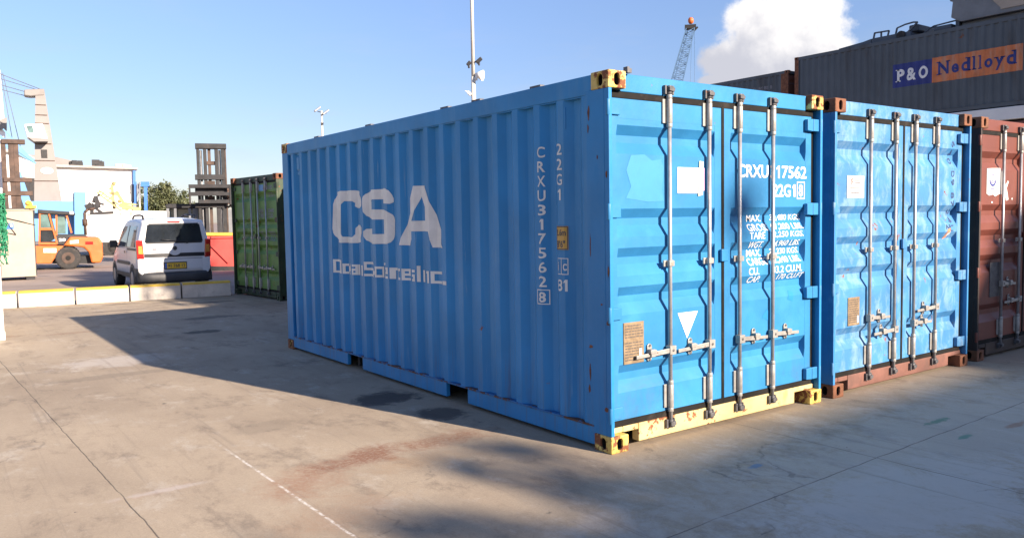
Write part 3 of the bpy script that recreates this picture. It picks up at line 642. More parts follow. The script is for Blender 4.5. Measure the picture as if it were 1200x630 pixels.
b.box(x0, DF-.004, z0, x1-.03, DF+.002, z1-.01); b.build('paper_notice', PAPER, dl)
b = MB(); b.prism([(x1-.055, z0-.02), (x1-.005, z0-.012), (x1+.004, z1+.035), (x1-.04, z1+.04)], lambda x, z: (x, DF-.007, z), lambda x, z: (x, DF-.0045, z)); b.build('tape_strip', TAPE, dl)
b = MB(); b.box(x1-.004, DF-.003, z0+.02, x1+.018, DF+.001, z1-.01); b.build('paper_edge', PINK, dl)
A3 = [dv(*q) for q in ((.655, .915), (.868, .915), (.752, .725))]
decal('warning_triangle', [fill2d([A3])], fn, WHT, dl, (), DCUT)
PATCH = mat('repainted_blue', (.030, .203, .396), .5, var=.06, vs=6, dirt=(.03, .2, .4), da=.5, dlo=.5, ds=7, bump=.03)
decal('paint_patch', [fill2d([[dv(*q) for q in ((.155, 1.93), (.20, 2.03), (.33, 2.04), (.40, 2.00), (.49, 2.01), (.52, 1.95), (.50, 1.80), (.52, 1.72), (.36, 1.715), (.15, 1.74), (.20, 1.82))]])], lambda u, v: (u, DF+.001+dprof(v)-.0018, v), PATCH, dl, (), DCUT)
decal('paint_patch', [fill2d([[dv(*q) for q in ((1.62, .80), (1.68, .86), (1.72, .84), (1.70, .77))]])], lambda u, v: (u, DF+.001+dprof(v)-.0018, v), BLUE, dr, (), DCUT)
decal('paint_patch', [fill2d([[dv(*q) for q in ((1.95, .92), (1.99, .99), (2.04, .97), (2.02, .90))]])], lambda u, v: (u, DF+.001+dprof(v)-.0018, v), BLUE, dr, (), DCUT)
x0, z0 = dv(.115, .605); x1, z1 = dv(.308, .892)
b = MB(); b.box(x0, DF-.006, z0, x1, DF+.002, z1); pp = b.build('data_plate', PLATE, dl, bevel=.002)
rr = random.Random(3); sh = []
for i in range(13):
    zz = z1-.02-i*.02
    if i in (5,): continue
    xx = x0+.012
    while xx < x1-.03:
        wq = rr.uniform(.01, .035); sh.append(rect2d(xx, zz-.007, min(xx+wq, x1-.012), zz)); xx += wq+.006
decal('plate_engraving', sh, lambda u, v: (u, DF-.0075, v), INKD, pp)
b = MB(); b.box(x1-.05, DF-.010, z0+.03, x1-.025, DF-.006, z0+.10); b.build('plate_tag', WHT, pp)

# ---- the faded one beside it
FD = dict(cast=RUST, cast_top=RUST, side=FADEF, frame=FADEF, door=FADED, sill=REDOX, header=FADED, hinge=FADED, handle_flip=True)
X2 = 2.612
r2, s2, d2l, d2r = container('shipping_container', 'faded pale blue container with rusty sill and a white notice on its left door', (X2, 0, 0), FD, group='containers standing in the yard', handles=((.655, .51), (.54, .665)))
def d2(x, z): a, b = dv(x, z); return a-X2, b
x0, z0 = d2(2.79, 1.742); x1, z1 = d2(3.055, 1.935)
b = MB(); b.box(x0, DF-.004, z0, x1, DF+.002, z1); nt = b.build('paper_notice', PAPER, d2l)
gf = lambda u, v: (u, DF-.0058, v)
sh = [frame2d(x0+.052, z1-.075, x0+.075, z1-.035, .006), frame2d(x0+.068, z1-.062, x0+.092, z1-.022, .006)]
decal('notice_emblem', sh, gf, REDI, nt)
sh = []
for (u0, u1, zz) in ((.11, .19, .035), (.12, .21, .055), (.045, .215, .105), (.06, .2, .145)):
    xx = u0
    while xx < u1: wq = rr.uniform(.008, .02); sh.append(rect2d(x0+xx, z1-zz-.011, x0+min(u1, xx+wq), z1-zz)); xx += wq+.004
decal('notice_print', sh, gf, GREY, nt)
x0, z0 = d2(2.82, .618); x1, z1 = d2(3.0, .868)
b = MB(); b.box(x0, DF-.006, z0, x1, DF+.002, z1); pp = b.build('data_plate', PLATE, d2l, bevel=.002)
sh = []
for i in range(11):
    zz = z1-.02-i*.02; xx = x0+.012
    while xx < x1-.03: wq = rr.uniform(.01, .035); sh.append(rect2d(xx, zz-.007, min(xx+wq, x1-.012), zz)); xx += wq+.006
decal('plate_engraving', sh, lambda u, v: (u, DF-.0075, v), INKD, pp)
b = MB(); b.box(x1-.045, DF-.010, z0+.02, x1-.025, DF-.006, z0+.085); b.build('plate_tag', WHT, pp)
# stencilled number running down the right leaf, letters turned on their side
sh = []; z = 2.315; xc = d2(4.66, 2.2)[0]
for ch in '640 D9 8724U':
    if ch == ' ': z -= .05; continue
    vs, fs = text2d(ch, 0, 0, .062, .06, .0)
    sh.append(([(xc+(v-.03), z-u) for u, v in vs], fs)); z -= .083
decal('stencil_number', sh, fn, INKN, d2r, (), DCUT)
vs, fs = text2d('2', 0, 0, .05, .07, .0); xx, zz = d2(4.55, 1.48)
decal('stencil_digit', [([(xx+v, zz-u) for u, v in vs], fs)], fn, INKN, d2r, (), DCUT)
xx, zz = d2(4.56, 1.33)
decal('torn_sticker', [fill2d([[(xx, zz), (xx+.06, zz+.015), (xx+.075, zz+.115), (xx+.02, zz+.10)]])], fn, ORNG, d2r, (), DCUT)
decal('torn_sticker', [fill2d([[(xx+.03, zz+.03), (xx+.08, zz+.045), (xx+.08, zz+.075), (xx+.03, zz+.06)]])], lambda u, v: (u, DF+dprof(v)-.004, v), PAPER, d2r, (), DCUT)

# ---- the oxide red one
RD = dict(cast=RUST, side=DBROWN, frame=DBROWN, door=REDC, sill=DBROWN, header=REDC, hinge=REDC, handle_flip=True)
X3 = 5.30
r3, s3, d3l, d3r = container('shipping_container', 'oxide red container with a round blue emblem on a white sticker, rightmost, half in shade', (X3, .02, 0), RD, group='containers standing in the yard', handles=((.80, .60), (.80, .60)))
def d3(x, z): a, b = dv(x, z, DF+.02); return a-X3, b
x0, z0 = d3(5.37, 1.765); x1, z1 = d3(5.74, 2.06)
ed = [(x0+.02, z0+.02), (x0+.08, z0), (x0+.17, z0+.012), (x0+.22, z0-.01), (x1-.05, z0+.02), (x1-.005, z0+.015), (x1, z1-.04), (x1-.03, z1), (x0+.15, z1-.004), (x0+.02, z1-.01)]
sf = lambda l: (lambda u, v: (u, DF-l, v))
stk = decal('emblem_sticker', [fill2d([ed])], lambda u, v: (u, DF-.003, v), PAPER, d3l)
cx, cz = (x0+x1)/2-.03, (z0+z1)/2+.03
def ring(cx, cz, r0, r1, a0=0, a1=2*math.pi, n=28):
    vs = []; fs = []
    for i in range(n+1):
        t = a0+(a1-a0)*i/n; vs += [(cx+r0*math.cos(t), cz+r0*math.sin(t)), (cx+r1*math.cos(t), cz+r1*math.sin(t))]
        if i: fs.append((2*i-2, 2*i-1, 2*i+1, 2*i))
    return vs, fs
decal('emblem_ring', [ring(cx, cz, .042, .050), ring(cx, cz+.004, .062, .085, math.pi*1.08, math.pi*1.92), rect2d(cx-.05, cz-.112, cx+.05, cz-.104), ring(cx, cz, .018, .026)], sf(.0045), NAVYD, stk)
xx, zz = d3(5.80, 1.80)
decal('white_paint_mark', [fill2d([[(xx, zz+.12), (xx+.04, zz+.08), (xx+.08, zz+.13), (xx+.11, zz+.12), (xx+.06, zz+.05), (xx+.11, zz-.08), (xx+.05, zz-.09), (xx+.02, zz+.02)]]), rect2d(xx-.30, zz-.115, xx-.27, zz-.10), ring(xx+.2, zz-.07, 0, .012)], door_fn(), WHT, d3l, (), DCUT)
b = MB(); q0, q1 = d3(5.50, .68), d3(5.74, 1.05); b.box(q0[0], DF-.006, q0[1], q1[0], DF+.002, q1[1]); b.build('data_plate', DSTEEL, d3l)

# ---- green container end by the kerb, with a red-brown one tucked behind it
GD = dict(cast=DGRN, cast_top=RUST, side=DGRN, frame=DGRN, door=GRN, sill=DGRN, header=DGRN, hinge=DGRN)
gr, gs, gdl, gdr = container('shipping_container', 'green container with white stencilled data on its doors, beside the concrete kerb', (1.90, 14.46, 0), GD, rz=R(-86), H=2.591, group='containers standing in the yard', pockets=False)
GT = [('GESU', 1.42, 2.28, .20), ('240382 4', 1.76, 2.28, .44), ('2251', 1.80, 2.13, .30), ('MGW.', 1.42, 1.80, .22), ('TARE', 1.42, 1.70, .22), ('30480', 1.85, 1.80, .30), ('2230', 1.85, 1.70, .26), ('NET', 1.42, 1.33, .16), ('CU.CAP.', 1.42, 1.22, .32), ('28250', 1.85, 1.33, .30), ('33.2', 1.85, 1.22, .26)]
decal('door_lettering', [text2d(a, x, z, w, .085, .02) for a, x, z, w in GT[1:]], door_fn(), GREY, gdr, (), DCUT)
decal('blue_patch_lettering', [rect2d(1.42, 2.26, 1.66, 2.39)], door_fn(), LBL, gdr, (), DCUT)
nx, ny = math.cos(R(-86)), math.sin(R(-86))
BR = dict(cast=RUST, side=REDC, frame=REDC, door=REDC, sill=REDC)
g2, _, _, _ = container('shipping_container', 'dull red-brown container tucked in behind the green one, mostly hidden', (1.90+nx*2.47+.25, 14.46+ny*2.47+.03, 0), BR, rz=R(-86), H=2.591, group='containers standing in the yard', pockets=False)

# ---- dark stack far right
SX = 25.0
ND = dict(cast=RUST, side=NAVY, frame=NAVY, door=BRN, sill=BRN)
r4, s4, _, _ = container('shipping_container', 'slate grey container with blue and orange P&O Nedlloyd panels, up on the far stack', (SX, 3.82, 4.92), ND, L=12.192, H=2.896, group='containers in the far stack', phase=.4)
b = MB(); b.box(.0, 12.0, .118, .02, 12.18, 2.77); b.build('rusty_post_face', RUST, r4)
br4 = corr_breaks(.25, 11.9, .4)
s4f = lambda l: (lambda u, v: (.010+corr(-u, .4, .036)-l, -u, v))
YO, ZO = 3.82, 4.92; cu4 = [-y for y in br4]
def g4(y, z): return (-(y-YO), z-ZO)
a, c = g4(11.91, 6.04), g4(10.495, 6.87); decal('blue_panel', [rect2d(a[0], a[1], c[0], c[1])], s4f(.006), NAVYD, s4, cu4)
a, c = g4(10.495, 6.035), g4(7.62, 6.885); decal('orange_panel', [rect2d(a[0]+.004, a[1], c[0], c[1])], s4f(.006), ORNG, s4, cu4)
def serif_text(txt, u0, u1, v0, h, ser):
    """book letters with slab serifs added to their stems"""
    wid = {'P': .62, '&': .78, 'O': .72, 'N': .82, 'e': .55, 'd': .64, 'l': .30, 'o': .58, 'y': .60}
    tot = sum(wid[c] for c in txt)+.06*(len(txt)-1); s_ = (u1-u0)/tot; u = u0; out = []
    for ch in txt:
        w = wid[ch]*s_; asc = 1 if (ch.isupper() or ch in '&dl') else .68; v = v0; hh = h*asc
        if ch == 'y': v = v0-h*.28; hh = h*.96
        iw = w*(.40 if ch == 'l' else .86); iu = u+(w-iw)/2
        out.append(text2d(ch, iu, v, iw, hh, .035))
        st = h*.085
        def slab(a, b, zz): out.append(rect2d(a, zz, b, zz+st))
        if ch == 'l': slab(u+w*.08, u+w*.92, v); slab(u+w*.08, u+w*.6, v+hh-st)
        if ch == 'd': slab(u+w*.50, u+w*.9, v+hh-st); slab(u+w*.7, u+w*1.02, v)
        if ch == 'P': slab(u-.02, u+w*.55, v); slab(u-.02, u+w*.4, v+hh-st)
        if ch == 'N': slab(u-.03, u+w*.38, v); slab(u+w*.66, u+w*1.03, v+hh-st); slab(u-.03, u+w*.25, v+hh-st)
        if ch == 'y': slab(u-.02, u+w*.4, v+hh-st); slab(u+w*.62, u+w*1.02, v+hh-st)
        u += w+.06*s_
    return out
a, c = g4(11.78, 6.235), g4(10.62, 6.7)
decal('panel_lettering', serif_text('P&O', a[0], c[0], a[1], .44, 0), s4f(.011), WHT, s4, cu4)
a, c = g4(10.32, 6.27), g4(7.78, 6.7)
decal('panel_lettering', serif_text('Nedlloyd', a[0], c[0], a[1], .45, 0), s4f(.011), NAVYD, s4, cu4)
r5, s5, _, _ = container('shipping_container', 'plain slate grey container behind the lettered one, lower on the far stack', (SX, 16.3, 4.79), ND, L=12.192, H=2.591, group='containers in the far stack', phase=.4)
decal('small_numbers', [text2d('UACU 802 801 8', -1.95, 1.95, 1.15, .14, .02), text2d('2210', -1.35, 1.72, .36, .14, .02)], s4f(.005), GREY, s5, [-y for y in corr_breaks(.25, 11.9, .4)])
b = MB(); b.box(0, .0, .118, .02, .34, 2.47); b.build('rusty_post_face', RUST, r5)
BD = dict(cast=RUST, side=BRN, frame=BRN, door=BRN, sill=BRN)
for y in (3.82, 16.3):
    t = thing('flat_rack', 'white steel flat rack platform under the lettered container on the far stack' if y < 5 else 'white steel flat rack platform under the plain container on the far stack', 'flat rack', (SX, y, 4.44), 0, 'flat racks in the far stack')
    b = MB(); b.box(-.02, -1.2 if y < 5 else .2, .06, 2.44, 12.19, .475 if y < 5 else .34); b.build('platform', WPAINT, t, bevel=.02)
    b = MB(); b.box(.1, .2, 0, 2.3, .4, .06); b.box(.1, 11.6, 0, 2.3, 11.8, .06); b.build('foot_beam', WPAINT, t)
    lug = MB(); pts = [(.32*math.cos(i*math.pi/8), .32*math.sin(i*math.pi/8)) for i in range(9)]
    lug.prism(pts, lambda q, z: (-.06, 11.6+q, .30+z), lambda q, z: (-.024, 11.6+q, .30+z)); lug.build('lifting_lug', WPAINT, t)
    container('shipping_container', 'brown container in the far stack, under the platform of the lettered one' if y < 5 else 'brown container in the far stack, under the platform of the plain one', (SX, y, 1.55), BD, L=12.192, H=2.89, group='containers in the far stack', phase=.4)
    tb = MB(); tb.box(.05, 0, 0, 2.39, 12.19, 1.55); tag(tb.build('stack_plinth', KERB), 'concrete plinth carrying the far stack' + (' at its near end' if y < 5 else ' at its far end'), 'plinth'); bpy.data.objects[-1] if False else None
    pl_ = [o for o in COL.objects if o.name.startswith('stack_plinth')][-1]; pl_.location = (SX, y, 0)

# things lying on top of the lettered container
def on_top(y, z=7.816): return (SX+.3, y, z)
t = thing('ship_cabin_frame', 'grey stripped vehicle body with open window frames, on top of the lettered container', 'vehicle body', on_top(0))
b = MB(); zc = 0
b.prism([(14.2, 0), (14.2, .06), (13.2, .14), (12.85, .20), (12.85, .0)], lambda y, z: (-.1, y, z), lambda y, z: (1.5, y, z)); b.prism([(12.85, 0), (12.85, .20), (11.4, .20), (11.35, .02), (11.5, 0)], lambda y, z: (-.1, y, z), lambda y, z: (1.5, y, z)); b.build('body', GBLU, t, bevel=.03)
b = MB()
for x in (-.05, 1.4):
    for y0, y1, h in ((12.8, 12.75, .40), (12.5, 12.5, .38), (12.25, 12.2, .37), (11.95, 11.9, .40), (11.5, 11.15, .46)): b.bar((x, y0, .18), (x, y1, h), .05)
    b.bar((x, 12.75, .385), (x, 12.2, .365), .05); b.tube([(x, 11.9, .40), (x, 11.6, .47), (x, 11.3, .49), (x, 11.15, .46)], .03)
b.build('window_frame', GBLU, t)
b = MB(); b.cyl((-.14, 11.72, .10), (-.02, 11.72, .10), .16, n=18); b.build('wheel', TYRE, t)
b = MB(); b.box(.1, 11.2, .2, 1.3, 11.55, .44); b.build('seat_back', GBLU, t, bevel=.04)
t = thing('scrap_bumper_frame', 'dark curved tubular frame lying on top of the lettered container', 'metal frame', on_top(0))
b = MB()
for x in (0, 1.0): b.tube([(x, 10.95, .02), (x, 10.8, .14), (x, 10.6, .22), (x, 9.9, .26), (x, 9.3, .28), (x, 8.7, .24)], .028)
b.build('hoop', GBLU, t)
b = MB(); b.box(0, 10.0, .05, 1.1, 10.6, .19); b.box(-.02, 9.72, .02, .9, 9.86, .36); b.build('block', GBLU, t, bevel=.02)
t = thing('machine_housing', 'big grey steel housing with a sloping underside, on top of the lettered container', 'machine housing', on_top(0))
b = MB(); b.box(.1, 4.5, 0, 2.0, 9.7, .16); b.prism([(9.62, .16), (9.95, .36), (9.9, .9), (10.0, .92), (10.0, 1.6), (4.5, 1.6), (4.5, .16)], lambda y, z: (-.15, y, z), lambda y, z: (2.0, y, z)); b.build('housing', GRYM, t, bevel=.02)
b = MB(); b.box(-.18, 5.0, .30, -.152, 8.35, 1.2); b.prism([(8.35, .35), (8.65, .7), (8.5, 1.2), (8.35, 1.2)], lambda y, z: (-.18, y, z), lambda y, z: (-.152, y, z)); b.build('pale_panel', BEIGE, t)

# ------------------------------------------------------------------ kerb blocks
seams = [-.9, .66, 2.04, 3.32, 4.5]   # spacing along the kerb from K0
ks = [-2.6, -1.27, .31, 1.62, 3.02, 4.40]
names_ = ['pale concrete kerb block with yellow top edge, at the foot of the beige cabinet', 'pale concrete kerb block with yellow top edge, leftmost fully seen one', 'pale concrete kerb block with yellow top edge, left of the van', 'concrete kerb block half in shadow, below the van', 'shaded concrete kerb block, ending beside the green container']
pxs = [-60, 20, 88, 152, 213, 272]
def kerb_s(px):
    # distance along the kerb where photo column px meets it
    d = at(px, 345, 1)-CAM; c2 = Vector((CAM.x, CAM.y)); dd = Vector((d.x, d.y))
    M2 = Matrix(((kd.x, -dd.x), (kd.y, -dd.y))).inverted(); return (M2 @ (c2-K0))[0]
ss = [kerb_s(p) for p in pxs]
for i in range(5):
    L_ = ss[i+1]-ss[i]-.03; c = K0+kd*(ss[i]+.015)
    t = thing('kerb_block', names_[i], 'kerb block', (c.x, c.y, 0), math.atan2(kd.y, kd.x)+random.uniform(-.008, .008), 'kerb blocks along the yard edge')
    b = MB(); b.prism([(0, 0), (.02, .29), (.05, .32), (.33, .32), (.36, 0)], lambda y, z: (0, y, z), lambda y, z: (L_, y, z)); b.build('block', KERB, t, bevel=.012)
    b = MB(); b.prism([(.0178, .282), (.0165, .292), (.046, .3255), (.30, .3255), (.30, .3215), (.051, .3215), (.0205, .29)], lambda y, z: (.01, y, z), lambda y, z: (L_-.01, y, z)); b.build('yellow_stripe', KYEL, t)

# ------------------------------------------------------------------ white van
def lerp(a, b, t): return a+(b-a)*t
VW = .835
ST = [  # y, zbottom, ztop, half-width at belt, half-width at roof
    (0.00, .36, 1.63, .800, .640), (.06, .33, 1.69, .828, .665), (.20, .29, 1.70, .835, .675), (.7, .27, 1.735, .838, .680), (1.5, .26, 1.735, .838, .680), (2.0, .26, 1.70, .838, .672), (2.35, .26, 1.56, .838, .690), (2.75, .26, 1.26, .836, .740), (3.05, .27, 1.06, .830, .76), (3.5, .29, .96, .80, .72), (3.75, .33, .80, .74, .66), (3.86, .40, .68, .66, .58)]
def vsec(y):
    for a, b in zip(ST, ST[1:]):
        if a[0] <= y <= b[0]:
            t = (y-a[0])/(b[0]-a[0]); return [lerp(p, q, t) for p, q in zip(a, b)]
    return list(ST[0] if y < 0 else ST[-1])
def vwid(y, z):
    _, zb_, zt_, wb, wt = vsec(y); belt = min(1.0, zb_+(zt_-zb_)*.62)
    if z <= belt: return wb*(1-.06*max(0, (.5-z)/.3)**2)
    t = (z-belt)/max(.01, zt_-belt); return lerp(wb, wt, t**1.25)
van = thing('parked_van', 'white compact van with black rear trim and yellow number plate, parked beyond the kerb', 'van', (0, 0, 0))
b = MB(); rows = []
for y, zb_, zt_, wb, wt in ST:
    h = []
    for f in (0, .12, .35, .62, .75, .86, .94, .985): h.append((vwid(y, lerp(zb_, zt_, f))-(.02 if f == 0 else 0), lerp(zb_, zt_, f)))
    top = [(wt*.86, zt_-.003), (wt*.5, zt_+.012), (0, zt_+.016)]
    half = [(0, zb_), (h[0][0]*.9, zb_)]+h[1:]+top
    rows.append([(x, y, z) for x, z in half]+[(-x, y, z) for x, z in half[-2:0:-1]])
V = b.grid(rows, smooth=True, cyclic=True); b.bm.faces.new(V[0][::-1]); b.bm.faces.new(V[-1])
body = b.build('body', CARW, van)
def patch(y0, y1, z0, z1, sgn, lift=.006, ny=6, nz=5, poly=None):
    """panel following the van's flank"""
    b = MB(); rows = []
    for i in range(nz+1):
        z = lerp(z0, z1, i/nz); a, c = (y0, y1) if poly is None else poly(i/nz); rows.append([(sgn*(vwid(lerp(a, c, j/ny), z)+lift), lerp(a, c, j/ny), z) for j in range(ny+1)])
    b.grid(rows, smooth=True); return b
for s_ in (-1, 1):
    patch(0, 0, 1.06, 1.56, s_, poly=lambda t: (lerp(.30, .42, t), lerp(1.22, 1.20, t))).build('side_window', GLV, van)
    patch(0, 0, 1.06, 1.55, s_, poly=lambda t: (1.32, lerp(2.72, 2.22, t))).build('side_window', GLV, van)
    patch(1.22, 1.32, 1.05, 1.57, s_, .007).build('door_pillar', BLKP, van)
    patch(.45, 3.0, .33, .42, s_, .012).build('sill_trim', GREYP, van)
    patch(.9, 2.6, .62, .70, s_, .014).build('rubbing_strip', GREYP, van)
    patch(1.38, 1.52, .90, .96, s_, .02, 2, 2).build('door_handle', BLKP, van)
    patch(.2, 1.2, .98, 1.03, s_, .010, 6, 1).build('sliding_rail', BLKP, van)
    patch(1.268, 1.275, .4, 1.05, s_, .004, 1, 6).build('door_gap', DARK, van)
    for yw in (.62, 3.12):
        b = MB(); xo = vwid(yw, .5)
        arc = [(.36*math.cos(t), .36*math.sin(t)) for t in [i*math.pi/10-.15 for i in range(12)]]
        b.prism(arc, lambda y, z: (s_*(xo-.02), yw+y, .30+z), lambda y, z: (s_*(xo+.008), yw+y, .30+z)); b.build('wheel_arch', GREYP, van)
        b = MB(); b.cyl((s_*(xo-.20), yw, .30), (s_*(xo+.012), yw, .30), .30, n=28); w = b.build('wheel', TYRE, van, bevel=.02)
        b = MB(); b.cyl((s_*(xo+.0), yw, .30), (s_*(xo+.02), yw, .30), .185, .165, n=20); b.build('rim', RIM, w)
    b = MB(); b.tube([(s_*.60, .35, 1.72), (s_*.59, .45, 1.79), (s_*.58, .8, 1.815), (s_*.58, 1.4, 1.815), (s_*.58, 1.65, 1.79), (s_*.58, 1.75, 1.73)], .024); b.build('roof_rail', BLKP, van)
    b = MB(); b.box(s_*.84 if s_ > 0 else -1.02, 2.5, 1.02, 1.02 if s_ > 0 else -.84, 2.6, 1.20); b.bar((s_*.80, 2.55, 1.03), (s_*.9, 2.55, 1.06), .05); b.build('wing_mirror', BLKP, van, bevel=.03)
def rear(u, z, l=.006):
    # the tailgate leans forward above the belt
    yy = 0 if z < 1.0 else .0+(z-1.0)*.02
    bow = .05*(abs(u)/.8)**4
    return (u, yy+bow-l, z)
def rpatch(poly, l, n=8):
    """poly(t)-> (u0,u1) for z from z0 to z1"""
    z0, z1, f = poly; b = MB(); rows = []
    for i in range(7):
        t = i/6; u0, u1 = f(t); rows.append([rear(lerp(u0, u1, j/n), lerp(z0, z1, t), l) for j in range(n+1)])
    b.grid(rows, smooth=True); return b
b = MB(); rows = []     # tailgate skin, a little proud of the body
for i in range(10):
    z = lerp(.42, 1.62, i/9); w = vwid(.04, z)-.02-(.02 if i in (0, 9) else 0); rows.append([rear(lerp(-w, w, j/12), z, .02) for j in range(13)])
rows2 = [[(p[0]*1.01, p[1]+.08, p[2]) for p in r] for r in rows]
V1 = b.grid(rows, smooth=True); tg = b.build('tailgate', CARW, van); sol = tg.modifiers.new('t', 'SOLIDIFY'); sol.thickness = .04; sol.offset = -1
rpatch((1.17, 1.585, lambda t: (lerp(-.655, -.585, t), lerp(.655, .585, t))), .028).build('rear_window', GLS, tg)
rpatch((1.135, 1.61, lambda t: (lerp(-.69, -.61, t), lerp(.69, .61, t))), .0245).build('window_surround', BLKP, tg)
rpatch((.815, .905, lambda t: (-.70, .70)), .027).build('trim_band', BLKP, tg)
b = MB(); b.prism([(.155*math.cos(t)*1.0, .995+.145*math.sin(t)) for t in [i*2*math.pi/24 for i in range(24)]], lambda x, z: rear(x, z, .010), lambda x, z: rear(x, z, .034)); b.build('badge_boss', CARW, tg, bevel=.006)
b = MB(); b.prism([(.052*math.cos(t), 1.02+.056*math.sin(t)) for t in [i*2*math.pi/20 for i in range(20)]], lambda x, z: rear(x, z, .030), lambda x, z: rear(x, z, .042)); bd = b.build('badge', GREYP, tg)
decal('badge_ring', [ring(0, 1.02, .044, .053)], lambda u, v: rear(u, v, .0435), GALVL, bd)
rpatch((.52, .69, lambda t: (-.26, .26)), .027).build('plate_recess', GREYP, tg)
b = MB(); b.box(-.24, -.034, .54, .24, -.029, .67); npl = b.build('number_plate', mat('plate_yellow', (.75, .47, .04), .4, bump=0), tg)
decal('plate_band', [rect2d(-.238, .543, -.195, .667)], lambda u, v: (u, -.0355, v), BLU2, npl)
decal('plate_digits', [text2d('91 768 12', -.175, .565, .395, .08, .02)], lambda u, v: (u, -.0355, v), INKD, npl)
b = rpatch((.98, 1.03, lambda t: (-.50, -.40)), .0265, 2); b.build('small_badge', GREY, tg)
b = MB(); b.tube([(.28, -.045, 1.16), (-.02, -.05, 1.20), (-.30, -.05, 1.23)], .011, 6); b.cyl((.28, -.02, 1.155), (.28, -.055, 1.155), .03, n=10); b.build('rear_wiper', BLKP, tg)
rpatch((.762, .772, lambda t: (-.70, .70)), .0215).build('tailgate_crease', GREYP, tg)
rpatch((.70, .745, lambda t: (-.30, .30)), .034).build('plate_lamp_bar', CARW, tg)
rpatch((1.625, 1.66, lambda t: (-.14, .14)), .026, 3).build('brake_lamp', LMPR, van)
for s_ in (-1, 1):
    b = MB(); b.prism([(.675, .78), (.83, .79), (.842, 1.22), (.70, 1.23)], lambda x, z: (s_*x, .10, z), lambda x, z: (s_*x, -.012, z)); tl = b.build('tail_light', LMPR, van, bevel=.02)
    b = MB(); b.prism([(.70, .90), (.80, .91), (.80, 1.09), (.72, 1.09)], lambda x, z: (s_*x, -.010, z), lambda x, z: (s_*x, -.017, z)); b.build('indicator_lens', LMPO, tl)
b = MB(); rows = []
prof = [(-.045, .22), (-.06, .28), (-.055, .38), (-.035, .43), (.06, .44)]
for j in range(17):
    t = -1+2*j/16; u = .845*t; bow = .30*max(0, abs(t)-.78)/.22 if False else .16*abs(t)**6
    rows.append([(u, y+bow, z+(.10*max(0, abs(t)-.8)/.2 if z > .5 else 0)) for y, z in prof])
b.grid(rows, smooth=True); bp = b.build('rear_bumper', GREYP, van); sol = bp.modifiers.new('t', 'SOLIDIFY'); sol.thickness = .03; sol.offset = 1
for s_ in (-1, 1): patch(.02, .34, .30, .56, s_, .012).build('bumper_wrap', GREYP, van)
b = MB(); b.cyl((-.45, .0, .29), (-.45, .3, .29), .03); b.build('exhaust_pipe', DKM, van)
van.location = (0, 0, .004)

# ------------------------------------------------------------------ beige cabinet, white bin with net
def local_frame(px, py, D, rz=0): return at(px, py, D)
p = at(25, 342, 24.0); p.z = .004; cabD = 24.0
ct = thing('equipment_cabinet', 'tall beige steel cabinet with a small blue sign, standing behind the kerb at the left', 'cabinet', (p.x, p.y, .004), R(-3))
px = cabD/948.3
b = MB(); b.box(-.9, 0, .10, .43, 1.2, 2.06); b.box(-.95, -.03, 2.06, .47, 1.23, 2.10); b.build('body', BEIGE, ct, bevel=.01)
b = MB(); b.box(-.8, .05, 0, -.6, 1.1, .10); b.box(.15, .05, 0, .38, 1.1, .10); b.build('foot', DKM, ct)
b = MB(); b.box(-.475, -.008, .12, -.465, -.001, 2.04); b.box(.405, -.006, .12, .43, -.001, 2.05); b.build('door_seam', DKM, ct)
b = MB(); b.box(-.38, -.012, 1.52, -.10, -.002, 1.68); sg = b.build('sign', BLU2, ct)
decal('sign_lettering', [rect2d(-.35, 1.63, -.22, 1.655), rect2d(-.35, 1.59, -.25, 1.61), rect2d(-.19, 1.58, -.13, 1.655)], lambda u, v: (u, -.014, v), WHT, sg)
b = MB(); b.tube([(-.8, -.02, 2.0), (-.3, -.03, 1.85), (.05, -.03, 1.75), (.45, .0, 1.62)], .012, 6); b.tube([(-.42, -.02, 2.08), (-.2, -.03, 1.6), (-.05, -.03, 1.35), (-.4, -.03, 1.45)], .009, 6); b.tube([(-.42, -.02, 1.6), (-.25, -.03, 1.3), (-.45, -.03, 1.2)], .009, 6); b.build('loose_cable', BLKP, ct)
b = MB(); b.cyl((.36, -.03, 2.10), (.36, -.03, 2.28), .05, n=10); b.box(.22, -.1, 2.12, .5, .05, 2.20); b.blob((.3, 0, 2.27), .09, 3, 1); b.build('yellow_clamp', KYEL, ct)

p = at(8, 398, 15.3); 
wb = thing('steel_bin', 'white steel open bin with green netting thrown over it, cut by the left picture edge', 'bin', (-2.86, 9.52, 0), R(90))
b = MB(); br = corr_breaks(.2, 2.3, .3); rows = [[(.03+corr(y, .3, .03), y, z) for y in br] for z in (.15, 2.0)]
b.grid(rows); b.box(-.0, 2.3, .12, .14, 2.43, 2.03); b.box(0, .0, .12, .14, .2, 2.03); b.box(.0, .14, 1.96, .1, 2.3, 2.05); b.box(.0, .14, .10, .1, 2.3, .2); 
b.box(.1, .02, .12, 2.3, .08, 2.0); b.box(.1, 2.34, .12, 2.3, 2.4, 2.0); b.box(2.24, .08, .12, 2.3, 2.34, 2.0)
b.build('body', WPAINT, wb, bevel=.01)
b = MB(); b.box(-.01, -.01, 0, .17, .16, .13); b.box(-.01, 2.28, 0, .17, 2.44, .13); b.box(2.15, -.01, 0, 2.32, .16, .13); b.box(2.15, 2.28, 0, 2.32, 2.44, .13); b.build('corner_foot', WPAINT, wb, bevel=.01)
nb = MB(); rn = random.Random(5)
for q in range(46):
    y = rn.uniform(-.06, .9); pts = []; z = 2.07; x = rn.uniform(-.05, .0); zl = rn.uniform(1.0, 1.7)
    pts.append((.3, y, 2.08))
    while z > zl: pts.append((x-rn.uniform(0, .05)-.03, y+rn.uniform(-.05, .05)-.02, z)); z -= .09
    nb.tube(pts, .008, 4)
